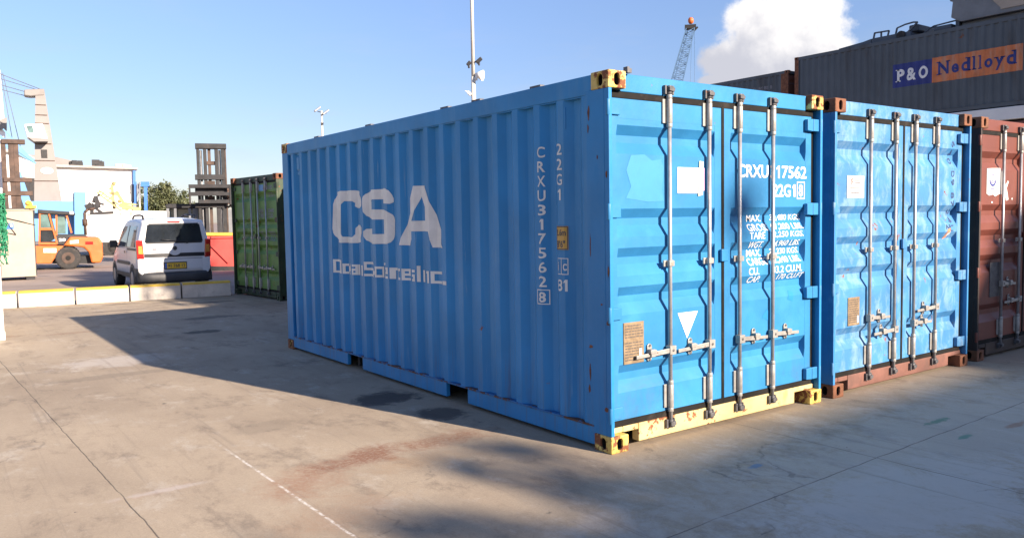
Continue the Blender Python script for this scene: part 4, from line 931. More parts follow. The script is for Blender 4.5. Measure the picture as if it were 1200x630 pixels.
for q in range(22): z = 2.05-q*.04; nb.tube([(-.07-rn.uniform(0, .04), y, z+rn.uniform(-.04, .04)) for y in [-.10+.1*i for i in range(10)]], .007, 4)
for q in range(30):
    x = rn.uniform(-.05, .5); zl = rn.uniform(1.1, 1.75); pts = []; z = 2.08
    while z > zl: pts.append((x+rn.uniform(-.04, .04), -.05-rn.uniform(0, .06), z)); z -= .09
    nb.tube(pts, .008, 4)
net = nb.build('cargo_net', NETG); net.location = wb.location; net.rotation_euler = wb.rotation_euler
tag(net, 'tangled green net draped over the white bin at the left edge', 'net')

# ------------------------------------------------------------------ orange forklift
FDist = 29.5; u = FDist/948.3
def place(px, D): q = at(px, 315, D); return q
def face_cam(p): return -math.atan2(p.x-CAM.x, p.y-CAM.y)
def side_fn(px0, py0, D):
    """surveying aid: local metres (x to the right, z up) on the upright plane through the anchor, square to the line of sight"""
    p = at(px0, py0, D); yw = face_cam(p); X = Vector((math.cos(yw), math.sin(yw), 0)); N = Vector((-math.sin(yw), math.cos(yw), 0))
    def f(px, py):
        d = at(px, py, 1)-CAM; Q = CAM+d*((p-CAM).dot(N)/d.dot(N))
        return ((Q-p).dot(X), 0.0 if py >= py0-1 else Q.z)
    return f
o_ = at(82, 316.5, FDist); gx = side_fn(82, 316.5, FDist); yawv = face_cam(o_)
fk = thing('forklift', 'orange forklift truck with glazed cab, standing side-on behind the beige cabinet', 'forklift', (o_.x, o_.y, .004), yawv)
def PR(b, pts, y0, y1, f=gx, mi=0): return b.prism([f(*q) for q in pts], lambda x, z: (x, y0, z), lambda x, z: (x, y1, z), mi)
b = MB(); PR(b, [(30, 288), (75, 288), (66, 300), (60, 309), (30, 309)], 0, 1.9); b.build('chassis', ORF, fk, bevel=.03)
b = MB(); PR(b, [(74, 288), (82, 277.5), (116, 278), (120, 284), (121, 301), (118, 308), (107, 308), (104, 296), (98, 290), (88, 289)], -.05, 1.95); b.build('counterweight', ORF, fk, bevel=.06)
PR(MB(), [(30, 309), (112, 309), (112, 300), (30, 300)], .25, 1.65).build('underframe', DKM, fk)
wc = gx(80, 303.2); fw = (gx(27, 305), gx(80, 303.2), gx(86, 304))
for i, (y0, y1) in enumerate(((.02, .36), (1.5, 1.85))):
    for cx_, cz_, rr_ in ((wc[0], .41, .41), (gx(18, 300)[0], .41, .41)):
        b = MB(); b.cyl((cx_, y0-.05, cz_), (cx_, y1, cz_), rr_, n=30); w = b.build('wheel', TYRE, fk, bevel=.05)
        b = MB(); b.cyl((cx_, y0-.07, cz_), (cx_, y0-.04, cz_), .21, n=20, mi=0); b.cyl((cx_, y0-.085, cz_), (cx_, y0-.065, cz_), .085, n=14, mi=1); b.build('rim', [BRM, DARK], w)
        b = MB()
        for k_ in range(26):
            t = 2*math.pi*k_/26; b.bar((cx_+.405*math.cos(t), y0-.03, cz_+.405*math.sin(t)), (cx_+.405*math.cos(t+.09), y1-.02, cz_+.405*math.sin(t+.09)), .035, .02)
        b.build('tread', TYRE, w)
def cabframe(y):
    b = MB()
    for p, q in (((46, 287), (46.5, 249)), ((46.5, 249.5), (57, 249.5)), ((57, 249.5), (62, 268)), ((62, 268), (67, 286)), ((46, 268.5), (62, 268.5)), ((46, 285.5), (67, 285.5))):
        a, c = gx(*p), gx(*q); b.bar((a[0], y, a[1]), (c[0], y, c[1]), .06, .09)
    return b
for y in (.12, 1.7): cabframe(y).build('cab_door_frame', ORF, fk, bevel=.01)
for y in (.135, 1.69):
    b = MB(); PR(b, [(46.5, 250), (57, 250), (62, 268), (46.5, 268)], y, y+.02); b.build('cab_window', GLT, fk)
    b = MB(); PR(b, [(46.5, 269), (62, 269), (64, 280), (58, 284), (46.5, 284)], y, y+.02); b.build('cab_lower_window', GLS, fk)
    b = MB(); PR(b, [(66, 253), (77, 253), (77, 274), (66, 274)], y+.1, y+.12); b.build('cab_window', GLT, fk)
b = MB(); PR(b, [(44, 245.5), (86, 248.5), (88, 250), (88, 252.5), (44, 250)], .05, 1.8); b.build('cab_roof', DKM, fk, bevel=.02)
b = MB(); PR(b, [(63, 275), (100, 275), (104, 278), (80, 279), (74, 287), (66, 287)], .15, 1.7); b.build('bonnet', BLKP, fk, bevel=.02)
for y in (.15, 1.65):
    for p, q in (((66, 252), (66, 276)), ((78, 252), (84, 273))): a, c = gx(*p), gx(*q); MB().bar((a[0], y, a[1]), (c[0], y, c[1]), .06, .06).build('cab_post', ORF, fk)
PR(MB(), [(82, 282), (92, 281), (92, 285), (82, 285.5)], -.06, -.051).build('white_label', WHT, fk); PR(MB(), [(51, 291), (66, 291), (66, 296), (51, 296)], -.01, -.002).build('white_label', WHT, fk)
b = MB(); PR(b, [(100, 283), (109, 283), (109, 286.5), (100, 286.5)], -.06, -.051); lb = b.build('tail_lamp', LMPR, fk)
a = gx(69, 283); decal('bonnet_lettering', [text2d('20', a[0], a[1], .22, .11, .05)], lambda u, v: (u, .146, v), WHT, fk)
b = MB(); a = gx(101, 276); b.cyl((a[0], 1.0, a[1]), (a[0], 1.0, a[1]+.85), .05, n=10); b.cyl((a[0], 1.0, a[1]+.35), (a[0], 1.0, a[1]+.6), .09, n=10); b.tube([(a[0], 1, a[1]+.85), (a[0]+.12, 1, a[1]+.97), (a[0]+.35, 1, a[1]+1.0)], .05); b.build('exhaust_stack', BRM, fk)
b = MB(); a = gx(84, 249.5); b.box(a[0]-.06, .03, a[1]-.05, a[0]+.06, .1, a[1]+.05); b.build('work_lamp', WHT, fk)

# a rusty mast (second lift truck) and dark frame left of the forklift
ms = at(10, 318, 33); gm = side_fn(10, 318, 33)
mt = thing('forklift_mast', 'rusty brown upright lift mast rising behind the beige cabinet at the left edge', 'lift mast', (ms.x, ms.y, .004), face_cam(ms))
b = MB()
for pxx in (-6, 3, 12, 18): a = gm(pxx, 164); b.box(a[0]-.09, 0, .0, a[0]+.09, .25, a[1])
for py in (165, 210, 226): a = gm(0, py); b.box(gm(-8, 0)[0], -.06, a[1]-.11, gm(20 if py == 165 else 26, 0)[0], .3, a[1]+.07)
b.box(gm(-8, 0)[0], 0, .1, gm(20, 0)[0], .3, .5)
b.build('mast_frame', BRM, mt, bevel=.01)
b = MB(); a = gm(6, 0); b.cyl((a[0], .1, .4), (a[0], .1, gm(0, 168)[1]), .06, n=10); b.build('lift_cylinder', WPAINT, mt)
b = MB(); b.box(gm(-8, 0)[0], -.12, gm(0, 252)[1], gm(27, 0)[0], .0, gm(0, 244)[1]); b.build('carriage_plate', DKM, mt)

# ------------------------------------------------------------------ harbour crane and its neighbours
HD = 80; gh = side_fn(50, 268, HD); hp = at(50, 268, HD)
hc = thing('harbour_crane', 'tall tapering grey crane tower with a white operator cab, on a light blue base', 'crane', (hp.x, hp.y, .004), face_cam(hp))
b = MB(); lo, hi = [gh(40, 236), gh(72.5, 236)], [gh(41.5, 104), gh(52, 104)]
def tower_rows(y0, y1):
    return [[(lo[0][0], y0, lo[0][1]), (lo[1][0], y0, lo[1][1]), (lo[1][0], y1, lo[1][1]), (lo[0][0], y1, lo[0][1])], [(hi[0][0], y0+.6, hi[0][1]), (hi[1][0], y0+.6, hi[1][1]), (hi[1][0], y1-.6, hi[1][1]), (hi[0][0], y1-.6, hi[0][1])]]
b.grid(tower_rows(0, 2.6), cyclic=True); b.build('tower', CRN, hc)
b = MB()
for i, (pl_, pr_, py) in enumerate(((41.3, 53.5, 122), (41.2, 55, 134), (41, 57, 144), (40.8, 60, 168), (40.6, 64, 188), (40.3, 68, 212))):
    a, c = gh(pl_, py), gh(pr_, py); b.box(a[0]-.02, -.02+.6*(236-py)/132, a[1]-.05, c[0]+.02, .1+.6*(236-py)/132, a[1]+.05)
b.build('plate_seam', BRM, hc)
b = MB(); PR(b, [(28, 104), (52, 103), (52, 111), (36, 112), (28, 111)], .5, 2.1, gh); b.build('tower_head', CRN, hc, bevel=.1)
b = MB(); PR(b, [(28, 147), (50, 146), (56, 164), (50, 166), (32, 162)], -1.0, 1.4, gh); cb = b.build('operator_cab', WPAINT, hc, bevel=.1)
b = MB(); PR(b, [(31, 148.5), (38, 148.5), (40, 156), (34, 157)], -1.05, -1.01, gh); b.build('cab_window', GLT, cb)
b = MB(); PR(b, [(33, 162), (56, 164), (56, 167), (40, 167)], -1.2, 1.3, gh); b.build('cab_platform', CRN, hc)
a = gh(55, 200); decal('pale_emblem', [ring(a[0], a[1], 0, .55, n=24)], lambda u, v: (u, .16+(v-a[1])*.05-.05, a[1]+(v-a[1])*.6), WPAINT, hc)
b = MB(); PR(b, [(35, 236), (88, 236), (88, 250), (36, 250)], -1, 4, gh); PR(b, [(36, 250), (100, 250), (100, 268), (36, 268)], .2, 3.5, gh); b.build('base', LBL, hc, bevel=.05)
b = MB(); PR(b, [(86, 226), (100, 226), (100, 268), (86, 268)], -1.2, 3, gh); b.build('base_box', LBL, hc, bevel=.05)
b = MB(); a = gh(52, 180); b.box(a[0]-.25, .15, a[1]-.4, a[0]+.25, .5, a[1]+.4); b.build('hatch', DKM, hc)
b = MB()
tipz = [gh(-60, 62), gh(-60, 72), gh(-60, 80), gh(-60, 86)]
for i, e_ in enumerate(((50, 104), (46, 104), (32, 106), (30, 110))):
    a = gh(*e_); b.cyl((a[0], 1.0+.2*i, a[1]), (tipz[i][0], 1.0+.2*i, tipz[i][1]), .035, n=5)
b.build('stay_cable', CABL, hc)
b = MB()
for p, q, w in (((-30, 140), (40, 189), .32), ((-30, 150), (42, 192), .22), ((20, 203), (36, 250), .7), ((4, 152), (40, 190), .12)): a, c = gh(*p), gh(*q); b.bar((a[0], -.6, a[1]), (c[0], -.6, c[1]), w, w)
b.build('luffing_strut', LBL, hc)
c2 = at(0, 262, 85); g2_ = side_fn(0, 262, 85)
t = thing('crane_tower', 'slim white crane leg at the left edge of the picture', 'crane', (c2.x, c2.y, .004), face_cam(c2))
b = MB(); PR(b, [(-14, 262), (8, 262), (6, 150), (0, 82), (-8, 82)], 0, 1.5, g2_); b.build('leg', WPAINT, t)
b = MB(); PR(b, [(-4, 142), (8, 138), (8, 152), (-4, 152)], -.3, 1.6, g2_); b.build('leg_collar', CRN, t)
b = MB()
for p, q in (((3, 85), (24, 172)), ((1, 85), (16, 172))): a, c = g2_(*p), g2_(*q); b.cyl((a[0], .3, a[1]), (c[0], .3, c[1]), .03, n=5)
b.build('stay_cable', CABL, t)

# ------------------------------------------------------------------ warehouse
WD = 120; gw = side_fn(90, 263, WD); wp = at(90, 263, WD)
wh = thing('warehouse', 'white warehouse with a low pitched roof behind the crane', 'building', (wp.x, wp.y, .004), face_cam(wp))
b = MB(); PR(b, [(-60, 262), (157, 262), (157, 199), (62, 196), (20, 179), (-60, 176)], 0, 30, gw); b.build('wall', WPAINT, wh)
b = MB(); PR(b, [(62, 195.8), (161, 198.8), (161, 197), (62, 193)], -.8, 31, gw); PR(b, [(-60, 176), (20, 179), (62, 195.8), (62, 193), (20, 176.2), (-60, 173)], -.8, 31, gw); b.build('roof', ROOFD, wh)
b = MB(); PR(b, [(42, 204), (44, 204), (44, 262), (42, 262)], -.25, -.05, gw); PR(b, [(155.5, 200), (158.5, 200), (158.5, 262), (155.5, 262)], -.5, -.05, gw); b.build('column', BLU2, wh)
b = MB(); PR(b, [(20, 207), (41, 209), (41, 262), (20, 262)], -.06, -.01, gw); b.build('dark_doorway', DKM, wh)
b = MB(); PR(b, [(70, 224.2), (156, 225), (156, 226), (70, 225.2)], -.12, -.02, gw); b.build('wall_ledge', ROOFD, wh)
rb = random.Random(11)
for i, (pa, pb) in enumerate(((80, 98), (108, 126), (134, 150))):
    t = MB()
    for j in range(7):
        p_ = rb.uniform(pa, pb); a = gw(p_, 195.5); t.box(a[0], rb.uniform(0, 1), a[1]-.2, a[0]+rb.uniform(.3, 1.1), rb.uniform(1, 2), a[1]+rb.uniform(.3, 1.1 if i < 2 else .5))
    o = t.build('roof_equipment', DKM if i < 2 else ROOFD, wh); 
hb = at(62, 262, 160)
t = thing('distant_shed', 'pale pinkish shed roof showing behind the white warehouse', 'building', (hb.x, hb.y, .004), face_cam(hb))
gq = side_fn(62, 262, 160); b = MB(); PR(b, [(20, 262), (100, 262), (92, 190), (66, 184), (20, 180)], 0, 10, gq); b.build('body', CRN, t)

# blue gate frame and tank by the warehouse corner
gp = at(162, 262, 75); gg = side_fn(162, 262, 75)
t = thing('gate_frame', 'bright blue steel gate frame beside the warehouse corner', 'gate frame', (gp.x, gp.y, .004), face_cam(gp))
b = MB(); PR(b, [(157, 213), (160, 213), (160, 262), (157, 262)], 0, .3, gg); PR(b, [(168.5, 213), (172.5, 213), (172.5, 262), (168.5, 262)], 0, .3, gg); PR(b, [(165, 213), (175, 213), (175, 218.5), (165, 218.5)], -.05, .35, gg); b.build('post', BLU2, t)
b = MB(); a, c = gg(163.5, 262), gg(163.5, 214); b.cyl((a[0], -.5, 0), (c[0], -.5, c[1]), .06, n=8); b.build('pole', GALV, t)
t = thing('dark_tank', 'dark grey tank hung between blue posts beside the warehouse', 'tank', (gp.x, gp.y, .004), face_cam(gp))
b = MB(); PR(b, [(152, 216), (164, 215), (164, 222), (157, 238), (153, 236)], .4, 1.4, gg); b.build('shell', GRYM, t, bevel=.1); PR(MB(), [(154, 262), (156, 262), (156, 236), (154, 236)], .8, 1.0, gg).build('stand', DKM, t)

# ------------------------------------------------------------------ white trailer with machinery behind
TD = 42; tp = at(130, 305, TD); gt = side_fn(130, 305, TD)
tr = thing('truck_trailer', 'long white box trailer parked behind the van and the forklift', 'trailer', (tp.x, tp.y, .004), face_cam(tp))
b = MB(); PR(b, [(99, 284), (220, 284), (220, 247.5), (134, 247), (133, 250.5), (101, 251.5)], 0, 2.5, gt); b.build('body', WPAINT, tr, bevel=.02)
b = MB(); PR(b, [(100, 252), (112, 248.5), (133, 247.5), (133, 250.5)], -.03, 2.4, gt); b.build('tarpaulin', DKM, tr)
b = MB(); PR(b, [(99, 284), (220, 284), (220, 290), (99, 290)], .2, 2.3, gt); b.build('underframe', DKM, tr)
for pxx in (112, 124, 205):
    b = MB(); a = gt(pxx, 0); b.cyl((a[0], .05, .48), (a[0], .5, .48), .48, n=20); b.build('wheel', TYRE, tr)
PR(MB(), [(140, 249), (143, 249), (143, 252), (140, 252)], -.03, -.01, gt).build('cleat', BEIGE, tr); PR(MB(), [(152, 248.5), (155, 248.5), (155, 252), (152, 252)], -.03, -.01, gt).build('cleat', BEIGE, tr)
sk = at(192, 300, 52); g5 = side_fn(192, 300, 52)
t = thing('low_shed', 'small white shed with a grey roof and a red door, beyond the van', 'shed', (sk.x, sk.y, .004), face_cam(sk))
b = MB(); PR(b, [(176, 300), (202, 300), (202, 254), (176, 252)], 0, 3, g5); b.build('wall', WPAINT, t)
b = MB(); PR(b, [(175, 252), (205, 254), (205, 251), (175, 248)], -.2, 3.2, g5); b.build('roof', ROOFD, t)
b = MB(); PR(b, [(187, 258), (193.5, 258), (193.5, 300), (187, 300)], -.06, -.01, g5); b.build('door', REDS, t)

ym = at(135, 300, 60); gy = side_fn(135, 300, 60)
t = thing('yellow_loader', 'yellow lattice loading machine jumbled behind the white trailer', 'machine', (ym.x, ym.y, .004), face_cam(ym))
b = MB()
for y in (0, .7):
    for p, q in (((114, 226), (146, 250)), ((116, 223), (148, 246))): a, c = gy(*p), gy(*q); b.bar((a[0], y, a[1]), (c[0], y, c[1]), .10)
    for k_ in range(9): a, c = gy(114+k_*3.8, 226+k_*2.9), gy(116+k_*3.8+1.5, 223+k_*2.9+1.2); b.bar((a[0], y, a[1]), (c[0], y, c[1]), .07)
for p, q, w in (((131, 216), (134, 245), .2), ((136, 224), (150, 246), .22), ((140, 240), (165, 246), .3), ((128, 226), (140, 228), .2), ((146, 238), (160, 240), .15), ((120, 262), (120, 300), .3), ((150, 246), (150, 300), .3)): a, c = gy(*p), gy(*q); b.bar((a[0], .3, a[1]), (c[0], .3, c[1]), w)
b.build('lattice', YLM, t)
b = MB()
for i, (px_, py_, r_) in enumerate(((133, 215, 2.6), (129, 221, 1.6), (137, 226, 2.2), (131, 232, 2.3), (140, 236, 2.4), (146, 243, 2.6), (135, 241, 2), (155, 243, 2.2))): a = gy(px_, py_); b.blob((a[0], .3, a[1]), r_*60/948, i, 1, .3)
b.build('drive_block', YLM, t)
t = thing('scrap_grab', 'dark claw-like grab heaped behind the white trailer near the crane base', 'grab', (ym.x, ym.y, .004), face_cam(ym))
b = MB()
for p, q, w in (((102, 246), (118, 238), .25), ((104, 238), (120, 250), .2), ((112, 230), (116, 244), .3), ((100, 243), (108, 240), .3), ((108, 236), (122, 240), .15), ((108, 240), (108, 300), .25)): a, c = gy(*p), gy(*q); b.bar((a[0], -.6, a[1]), (c[0], -.6, c[1]), w)
for i, (px_, py_, r_) in enumerate(((112, 234, 2.6), (116, 239, 2.4), (104, 243, 2.2), (109, 241, 2.2), (116, 229, 1.6))): a = gy(px_, py_); b.blob((a[0], -.6, a[1]), r_*60/948, 30+i, 1, .4)
b.build('claw', DKM, t)

# ------------------------------------------------------------------ dark container handler and red skip
DD_ = 32; dp = at(232, 312, DD_); gd = side_fn(232, 312, DD_)
dk = thing('reach_forklift', 'dark grey heavy forklift with a tall double mast, behind the van', 'forklift', (dp.x, dp.y, .004), face_cam(dp))
b = MB()
for x0, x1, y0, y1 in ((229.5, 233, 0, .3), (237.5, 241.5, 0, .3), (251, 255, 0, .3), (258.5, 262.5, 0, .3)): a, c = gd(x0, 168.5), gd(x1, 168.5); b.box(a[0], y0, .25, c[0], y1, a[1]-.1)
for py in (170.5, 207, 222, 240): a, c = gd(228.5, py), gd(265 if py < 200 else 262.5, py); b.box(a[0], -.05, a[1]-.12, c[0], .36, a[1]+.08)
b.build('outer_mast', DKM, dk, bevel=.01)
b = MB()
for x0, x1 in ((234, 236), (256, 258)): a, c = gd(x0, 176), gd(x1, 176); b.cyl(((a[0]+c[0])/2, .15, .3), ((a[0]+c[0])/2, .15, a[1]), .045, n=10)
b.build('lift_cylinder', GALV, dk)
b = MB()
for x0, x1, m_ in ((243, 246.5, 0), (263, 264.5, 0)): a, c = gd(x0, 172), gd(x1, 172); b.box(a[0], .1, .3, c[0], .4, a[1])
for py in (191, 214, 232): a, c = gd(242, py), gd(252, py); b.box(a[0], .05, a[1]-.07, c[0], .3, a[1]+.07)
b.build('inner_mast', BRM, dk)
b = MB()
for py in (219, 228, 237): a, c = gd(221, py), gd(272, py); b.box(a[0] if py != 237 else gd(223, 0)[0], -.3, a[1]-.06, c[0], -.1, a[1]+.08)
for px_ in (221, 268): a = gd(px_, 218); c = gd(px_+3, 240); b.box(a[0], -.32, c[1], c[0], -.08, a[1]+.03)
b.build('side_shift_carriage', DKM, dk, bevel=.01)
b = MB(); PR(b, [(193, 240), (197, 238.5), (243, 239), (243, 244), (194, 244)], .5, 2.4, gd); b.build('cab_roof', DKM, dk, bevel=.03)
b = MB()
for p, q in (((196, 244), (197, 290)), ((222, 244), (226, 290)), ((229, 244), (229, 300)), ((240, 244), (240, 300)), ((205, 244), (206, 290))): a, c = gd(*p), gd(*q); b.bar((a[0], .55, a[1]), (c[0], .55, c[1]), .1 if p[0] != 229 else .2)
b.build('cab_frame', GRYM, dk)
b = MB(); PR(b, [(197, 244), (240, 244), (240, 290), (197, 290)], 1.6, 1.65, gd); b.build('cab_window', GLT, dk)
b = MB(); PR(b, [(190, 280), (262, 280), (262, 304), (190, 304)], .6, 2.6, gd); b.build('chassis', DKM, dk, bevel=.05)
b = MB(); PR(b, [(196, 266), (228, 266), (228, 282), (196, 282)], .7, 1.5, gd); b.build('dashboard', DKM, dk)
for px_ in (205, 256):
    b = MB(); a = gd(px_, 0); b.cyl((a[0], .3, .6), (a[0], .8, .6), .6, n=24); b.build('wheel', TYRE, dk, bevel=.05)
sw = at(265, 300, 36); gs_ = side_fn(265, 300, 36)
t = thing('concrete_pillar_base', 'grey tapering block standing behind the dark mast, beside the green container', 'block', (sw.x, sw.y, .004), face_cam(sw))
b = MB(); PR(b, [(256, 312), (290, 312), (290, 246), (257, 246)], 0, 1.5, gs_); b.build('block', GRYM, t, bevel=.05)
t = thing('scrap_steel_bundle', 'rusty bent steel sections piled high between the dark mast and the green container', 'scrap steel', (sw.x, sw.y, .004), face_cam(sw))
b = MB(); rs_ = random.Random(21)
for i in range(26): a, c = gs_(rs_.uniform(258, 266), rs_.uniform(214, 246)), gs_(rs_.uniform(268, 290), rs_.uniform(208, 246)); b.bar((a[0], rs_.uniform(0, 1.3), a[1]), (c[0], rs_.uniform(0, 1.3), c[1]), rs_.uniform(.06, .2), rs_.uniform(.05, .14))
b.build('steel_bar', BRM, t)

rp = at(256, 318, 27); gr_ = side_fn(256, 318, 27)
t = thing('red_skip', 'red steel skip with a yellow rim, between the van and the green container', 'skip', (rp.x, rp.y, .004), face_cam(rp))
b = MB(); PR(b, [(235, 317), (292, 317), (292, 276), (235, 276)], 0, 1.6, gr_); b.build('body', REDS, t, bevel=.01)
b = MB(); PR(b, [(234, 276.2), (293, 276.2), (293, 273), (234, 273)], -.06, 1.66, gr_); b.build('rim', KYEL, t, bevel=.01)
b = MB(); a, c = gr_(242, 282), gr_(268, 308); b.bar((a[0], -.03, a[1]), (c[0], -.03, c[1]), .06, .05); b.box(gr_(270, 0)[0], -.05, .1, gr_(270, 0)[0]+.08, -.002, 1.15); b.box(gr_(236, 0)[0], -.05, 1.08, gr_(272, 0)[0], -.002, 1.15); b.build('brace', REDS, t)
b = MB(); PR(b, [(236, 317.8), (292, 317.8), (292, 312), (236, 312)], -.04, -.003, gr_); b.build('skid', DKM, t)

# ------------------------------------------------------------------ trees
def tree(name, label, loc, trunk_h, crown, nleaf, leaf, seed, grp=None, trunk_r=.12, wood=True):
    rd = random.Random(seed); t = thing(name, label, 'tree', loc, 0, grp)
    b = MB(); b.cyl((0, 0, 0), (.05, 0, trunk_h), trunk_r, trunk_r*.6, n=9)
    for (cx, cy, cz, rx, ry, rz) in crown: b.cyl((.04, 0, trunk_h*rd.uniform(.55, .98)), (cx*.8, cy*.8, cz), trunk_r*.5, trunk_r*.12, n=6)
    b.build('trunk', BARK, t)
    b = MB(); vol = [c[3]*c[4]*c[5] for c in crown]; tot = sum(vol)
    for c, v in zip(crown, vol):
        nt_ = int(nleaf*v/tot); ncl = max(6, nt_//28)
        for q in range(ncl):
            d = Vector((rd.gauss(0, 1), rd.gauss(0, 1), rd.gauss(0, 1))).normalized()*(rd.random()**.45)
            cc = Vector((c[0]+d.x*c[3], c[1]+d.y*c[4], c[2]+d.z*c[5])); cr = rd.uniform(.10, .26)*min(c[3:])
            for w in range(28):
                p = cc+Vector((rd.gauss(0, 1), rd.gauss(0, 1), rd.gauss(0, .8)))*cr
                n = Vector((rd.gauss(0, 1), rd.gauss(0, 1), rd.gauss(0, 1)+.5)).normalized(); a = n.orthogonal().normalized(); a = (Matrix.Rotation(rd.uniform(0, 6.28), 3, n) @ a); e = n.cross(a); l = leaf*rd.uniform(.6, 1.3)
                b.face([p-a*l, p-e*l*.45, p+a*l, p+e*l*.45])
    b.build('crown', LEAF, t, recalc=False)
    return t
k95 = 90/948.3
tp1 = at(189, 262, 90)
tree('broadleaf_tree', 'round olive green tree beside the blue gate frame', (tp1.x, tp1.y, 0), 1.6, [(0, 0, 4.2, 1.9, 1.8, 1.7), (-1.2, .3, 3.2, 1.4, 1.2, 1.5), (1.4, 0, 3.2, 1.4, 1.2, 1.5), (.2, 0, 5.5, 1.1, 1.1, .8), (-1.5, 0, 5.0, .8, .7, .8)], 9000, .16, 1, 'trees beyond the yard')
tp2 = at(208, 262, 95)
tree('broadleaf_tree', 'lower sparse olive tree between the round tree and the dark mast', (tp2.x, tp2.y, 0), 1.4, [(0, 0, 3.3, 1.5, 1.3, 1.4), (1.5, .2, 3.0, 1.3, 1.0, 1.3), (-1.2, 0, 3.8, 1.0, .8, 1.0), (.6, 0, 4.6, .9, .8, .8)], 5500, .16, 2, 'trees beyond the yard')

# ------------------------------------------------------------------ light masts and lattice crane
lp = at(381, 262, 62); gl = side_fn(381, 262, 62)
t = thing('floodlight_pole', 'short pale pole with two floodlights, above the far end of the blue container', 'floodlight pole', (lp.x, lp.y, 0), face_cam(lp))
b = MB(); z1 = gl(0, 130)[1]+1.6276-.0; zt_ = (at(381, 131, 62)).z; b.cyl((0, 0, 0), (0, 0, zt_), .13, .07, n=12); b.build('pole', POLE, t)
b = MB(); b.bar((-.3, 0, zt_-.05), (.35, 0, zt_-.2), .06); b.bar((-.45, 0, zt_-2.05), (0, 0, zt_-2.15), .05); b.box(-.42, -.1, zt_-2.15, -.12, .1, zt_-2.06); b.box(-.08, -.16, zt_-1.05, .12, -.06, zt_-.9); b.build('bracket', DKM, t)
for sx_, zz in ((-1, .06), (1, -.16)):
    b = MB(); b.bar((sx_*.30-.22, -.05, zt_+zz-.12), (sx_*.30+.22, .0, zt_+zz+.20), .42, .12); hd = b.build('lamp_head', GALV, t, bevel=.02)
    b = MB(); b.bar((sx_*.30-.25, -.05, zt_+zz-.07), (sx_*.30+.17, .0, zt_+zz+.25), .36, .03); b.build('lamp_visor', BLKP, hd)
lp = at(558, 262, 46)
t = thing('light_mast', 'very tall white mast with dark lamps and a white loudspeaker, behind the blue container', 'mast', (lp.x, lp.y, 0), face_cam(lp))
zz = lambda py: at(558, py, 46).z; kq = 46/948.3
b = MB(); b.cyl((0, 0, 0), (0, 0, zz(92)), .15, .125, n=14); b.cyl((0, 0, zz(92)), (0, 0, zz(-90)), .105, .08, n=14); b.build('pole', POLE, t)
b = MB(); b.bar((-.25, 0, zz(77)), (.35, 0, zz(74)), .07); b.bar((-.3, 0, zz(112)), (0, 0, zz(114)), .06); b.build('bracket', DKM, t)
for a, c in (((-6.5, 79), (-3, 75)), ((4, 76), (10, 71))):
    b = MB(); b.bar((a[0]*kq, -.05, zz(a[1])), (c[0]*kq, -.05, zz(c[1])), .28, .18); b.cyl(((a[0]+c[0])/2*kq, -.1, zz(a[1]+3.5)), ((a[0]+c[0])/2*kq, -.1, zz(a[1])), .06, n=8); b.build('lamp_head', BLKP, t, bevel=.03)
b = MB(); b.cyl((2.5*kq, -.1, zz(90)), (11*kq, -.25, zz(91.5)), .09, .30, n=18); b.box(1*kq, -.1, zz(96), 5*kq, .1, zz(93)); b.build('loudspeaker', WPAINT, t)
b = MB(); b.bar((-10*kq, 0, zz(108)), (-4*kq, 0, zz(109.5)), .05); b.bar((-7*kq, 0, zz(109)), (-3*kq, 0, zz(113)), .22, .16); b.build('camera', WPAINT, t, bevel=.02)
LD = 150; lp = at(790, 262, LD); gk = side_fn(790, 262, LD)
t = thing('lattice_crane', 'distant pale blue lattice crane jib with an orange beacon at its tip', 'crane', (lp.x, lp.y, 0), face_cam(lp))
lz = gk
b = MB(); P0, P1 = lz(775, 165), lz(809, 34)
nseg = 26; hw0, hw1 = 1.35, .75
def jp(s, sx_, sy_): w = lerp(hw0, hw1, s); return Vector((lerp(P0[0], P1[0], s)+sx_*w, sy_*w, lerp(P0[1], P1[1], s)))
for sx_ in (-1, 1):
    for sy_ in (-1, 1): b.bar(jp(0, sx_, sy_), jp(1, sx_, sy_), .16)
for i in range(nseg):
    s0, s1 = i/nseg, (i+1)/nseg; f = 1 if i % 2 else -1
    for sy_ in (-1, 1): b.bar(jp(s0, -f, sy_), jp(s1, f, sy_), .10); b.bar(jp(s1, -1, sy_), jp(s1, 1, sy_), .08)
    for sx_ in (-1, 1): b.bar(jp(s0, sx_, -f), jp(s1, sx_, f), .09)
b.build('jib', CRB, t)
b = MB(); a = lz(809.5, 24.5); b.blob((a[0], 0, a[1]), .55, 4, 2, .05, 0, (.95, .95, 1.15)); b.build('tip_beacon', ORF, t, smooth=True)
b = MB(); a = lz(809, 31); b.box(a[0]-1.0, -.8, a[1]-.5, a[0]+1.0, .8, a[1]+.15); b.bar((a[0]+.6, 0, a[1]-.9), (a[0]+1.3, 0, a[1]-.2), .3); b.build('tip_sheave', DKM, t)
b = MB()
for p, q in (((807, 33), (770, 165)), ((806, 33), (782, 165)), ((811, 36), (807, 165)), ((814, 36), (814, 165))): a, c = lz(*p), lz(*q); b.cyl((a[0], 0, a[1]), (c[0], 0, c[1]), .04, n=4)
b.build('hoist_cable', CRB, t)
b = MB(); b.box(P0[0]-3, -2, 0, P0[0]+1.5, 2, P0[1]+1); b.build('machine_house', CRB, t)

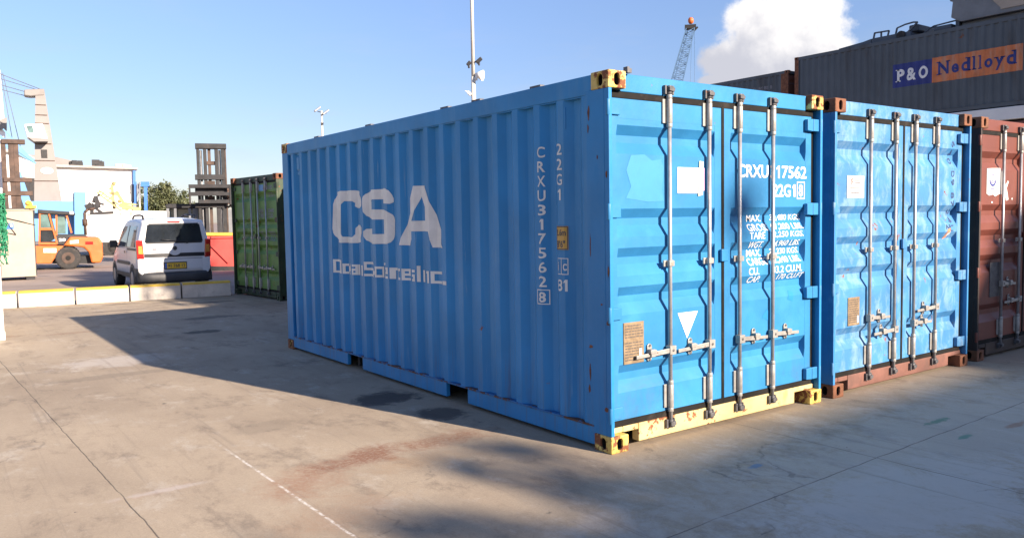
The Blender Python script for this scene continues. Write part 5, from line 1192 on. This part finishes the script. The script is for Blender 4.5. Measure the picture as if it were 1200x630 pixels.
# ------------------------------------------------------------------ unseen shade casters added behind the camera, outlined from their shadows
HY = -38.0; sxx = SUN.x/-SUN.y*-HY; szz = SUN.z/-SUN.y*-HY
def shp(xp, zp): return (xp+sxx, zp+szz)
ws = thing('unseen_shade_block', 'unseen added shade-casting hall across the aisle from the door ends', 'building', (0, HY, 0))
b = MB(); prof = [(-9, -2.2), (-1.8, -.42), (-.3, -.10), (1.2, -.055), (5.0, -.03), (5.1, .35), (5.35, .75), (5.75, 1.30), (6.3, 1.70), (6.8, 1.85), (8, 2.0), (30, 2.1)]  # outline drawn to cast the shade on the foreground and red doors
pts = [shp(*q) for q in prof]; pts = [(pts[0][0], 0)]+pts+[(pts[-1][0], 0)]
b.prism(pts, lambda x, z: (x, 0, z), lambda x, z: (x, -14, z)); b.build('silhouette', GRYM, ws)
b = MB(); q = shp(1.47, 1.70); b.cyl((q[0], -.3, szz-.3), (q[0], -.3, q[1]), .025, n=6); b.build('spot_caster_post', GALV, ws)  # added post and ball, placed to cast a soft spot on the door
b = MB(); b.blob((q[0], 0, q[1]-.02), .22, 2, 2, .1); b.build('spot_caster', GALV, ws, smooth=True)
# sparse tree out of view, crown set by the smudged shade on the ground
SY = -24.0
def cs(xp, zp, rx, rz): return (xp+.291*24-6.0, 0, zp+.4306*24, rx, rx, rz)
tree('dapple_tree', 'unseen sparse tree beside the shade-casting hall across the aisle', (6.0, SY, 0), 8.6, [cs(-1.5, .0, .9, .45), cs(-.75, .2, .6, .35), cs(-2.2, -.7, .8, .5), cs(-.6, -.6, .9, .5)], 420, .10, 5, None, .14)
TY = -9.0; tx = 7.3+2.62  # added tree out of view, crown shaped to shade the van and kerb
def cr(xp, zp, rx, rz): return (xp+2.62-tx, 0, zp+3.876, rx, rx*.9, rz)
tree('added_shade_tree', 'unseen tall tree with a high dense crown, added to shade the van', (tx, TY, 0), 7.5, [cr(6.9, 5.5, 2.8, 1.7), cr(9.0, 5.8, 2.6, 2.2), cr(8.75, 8.6, 2.2, 2.5), cr(10, 7.5, 2.2, 2.2)], 26000, .24, 9, None, .22)

# the van's place: rear face centre and heading
vp = at(205, 300, 19.3)
van.location = (vp.x, vp.y, .004); van.rotation_euler = (0, 0, R(-1.0))
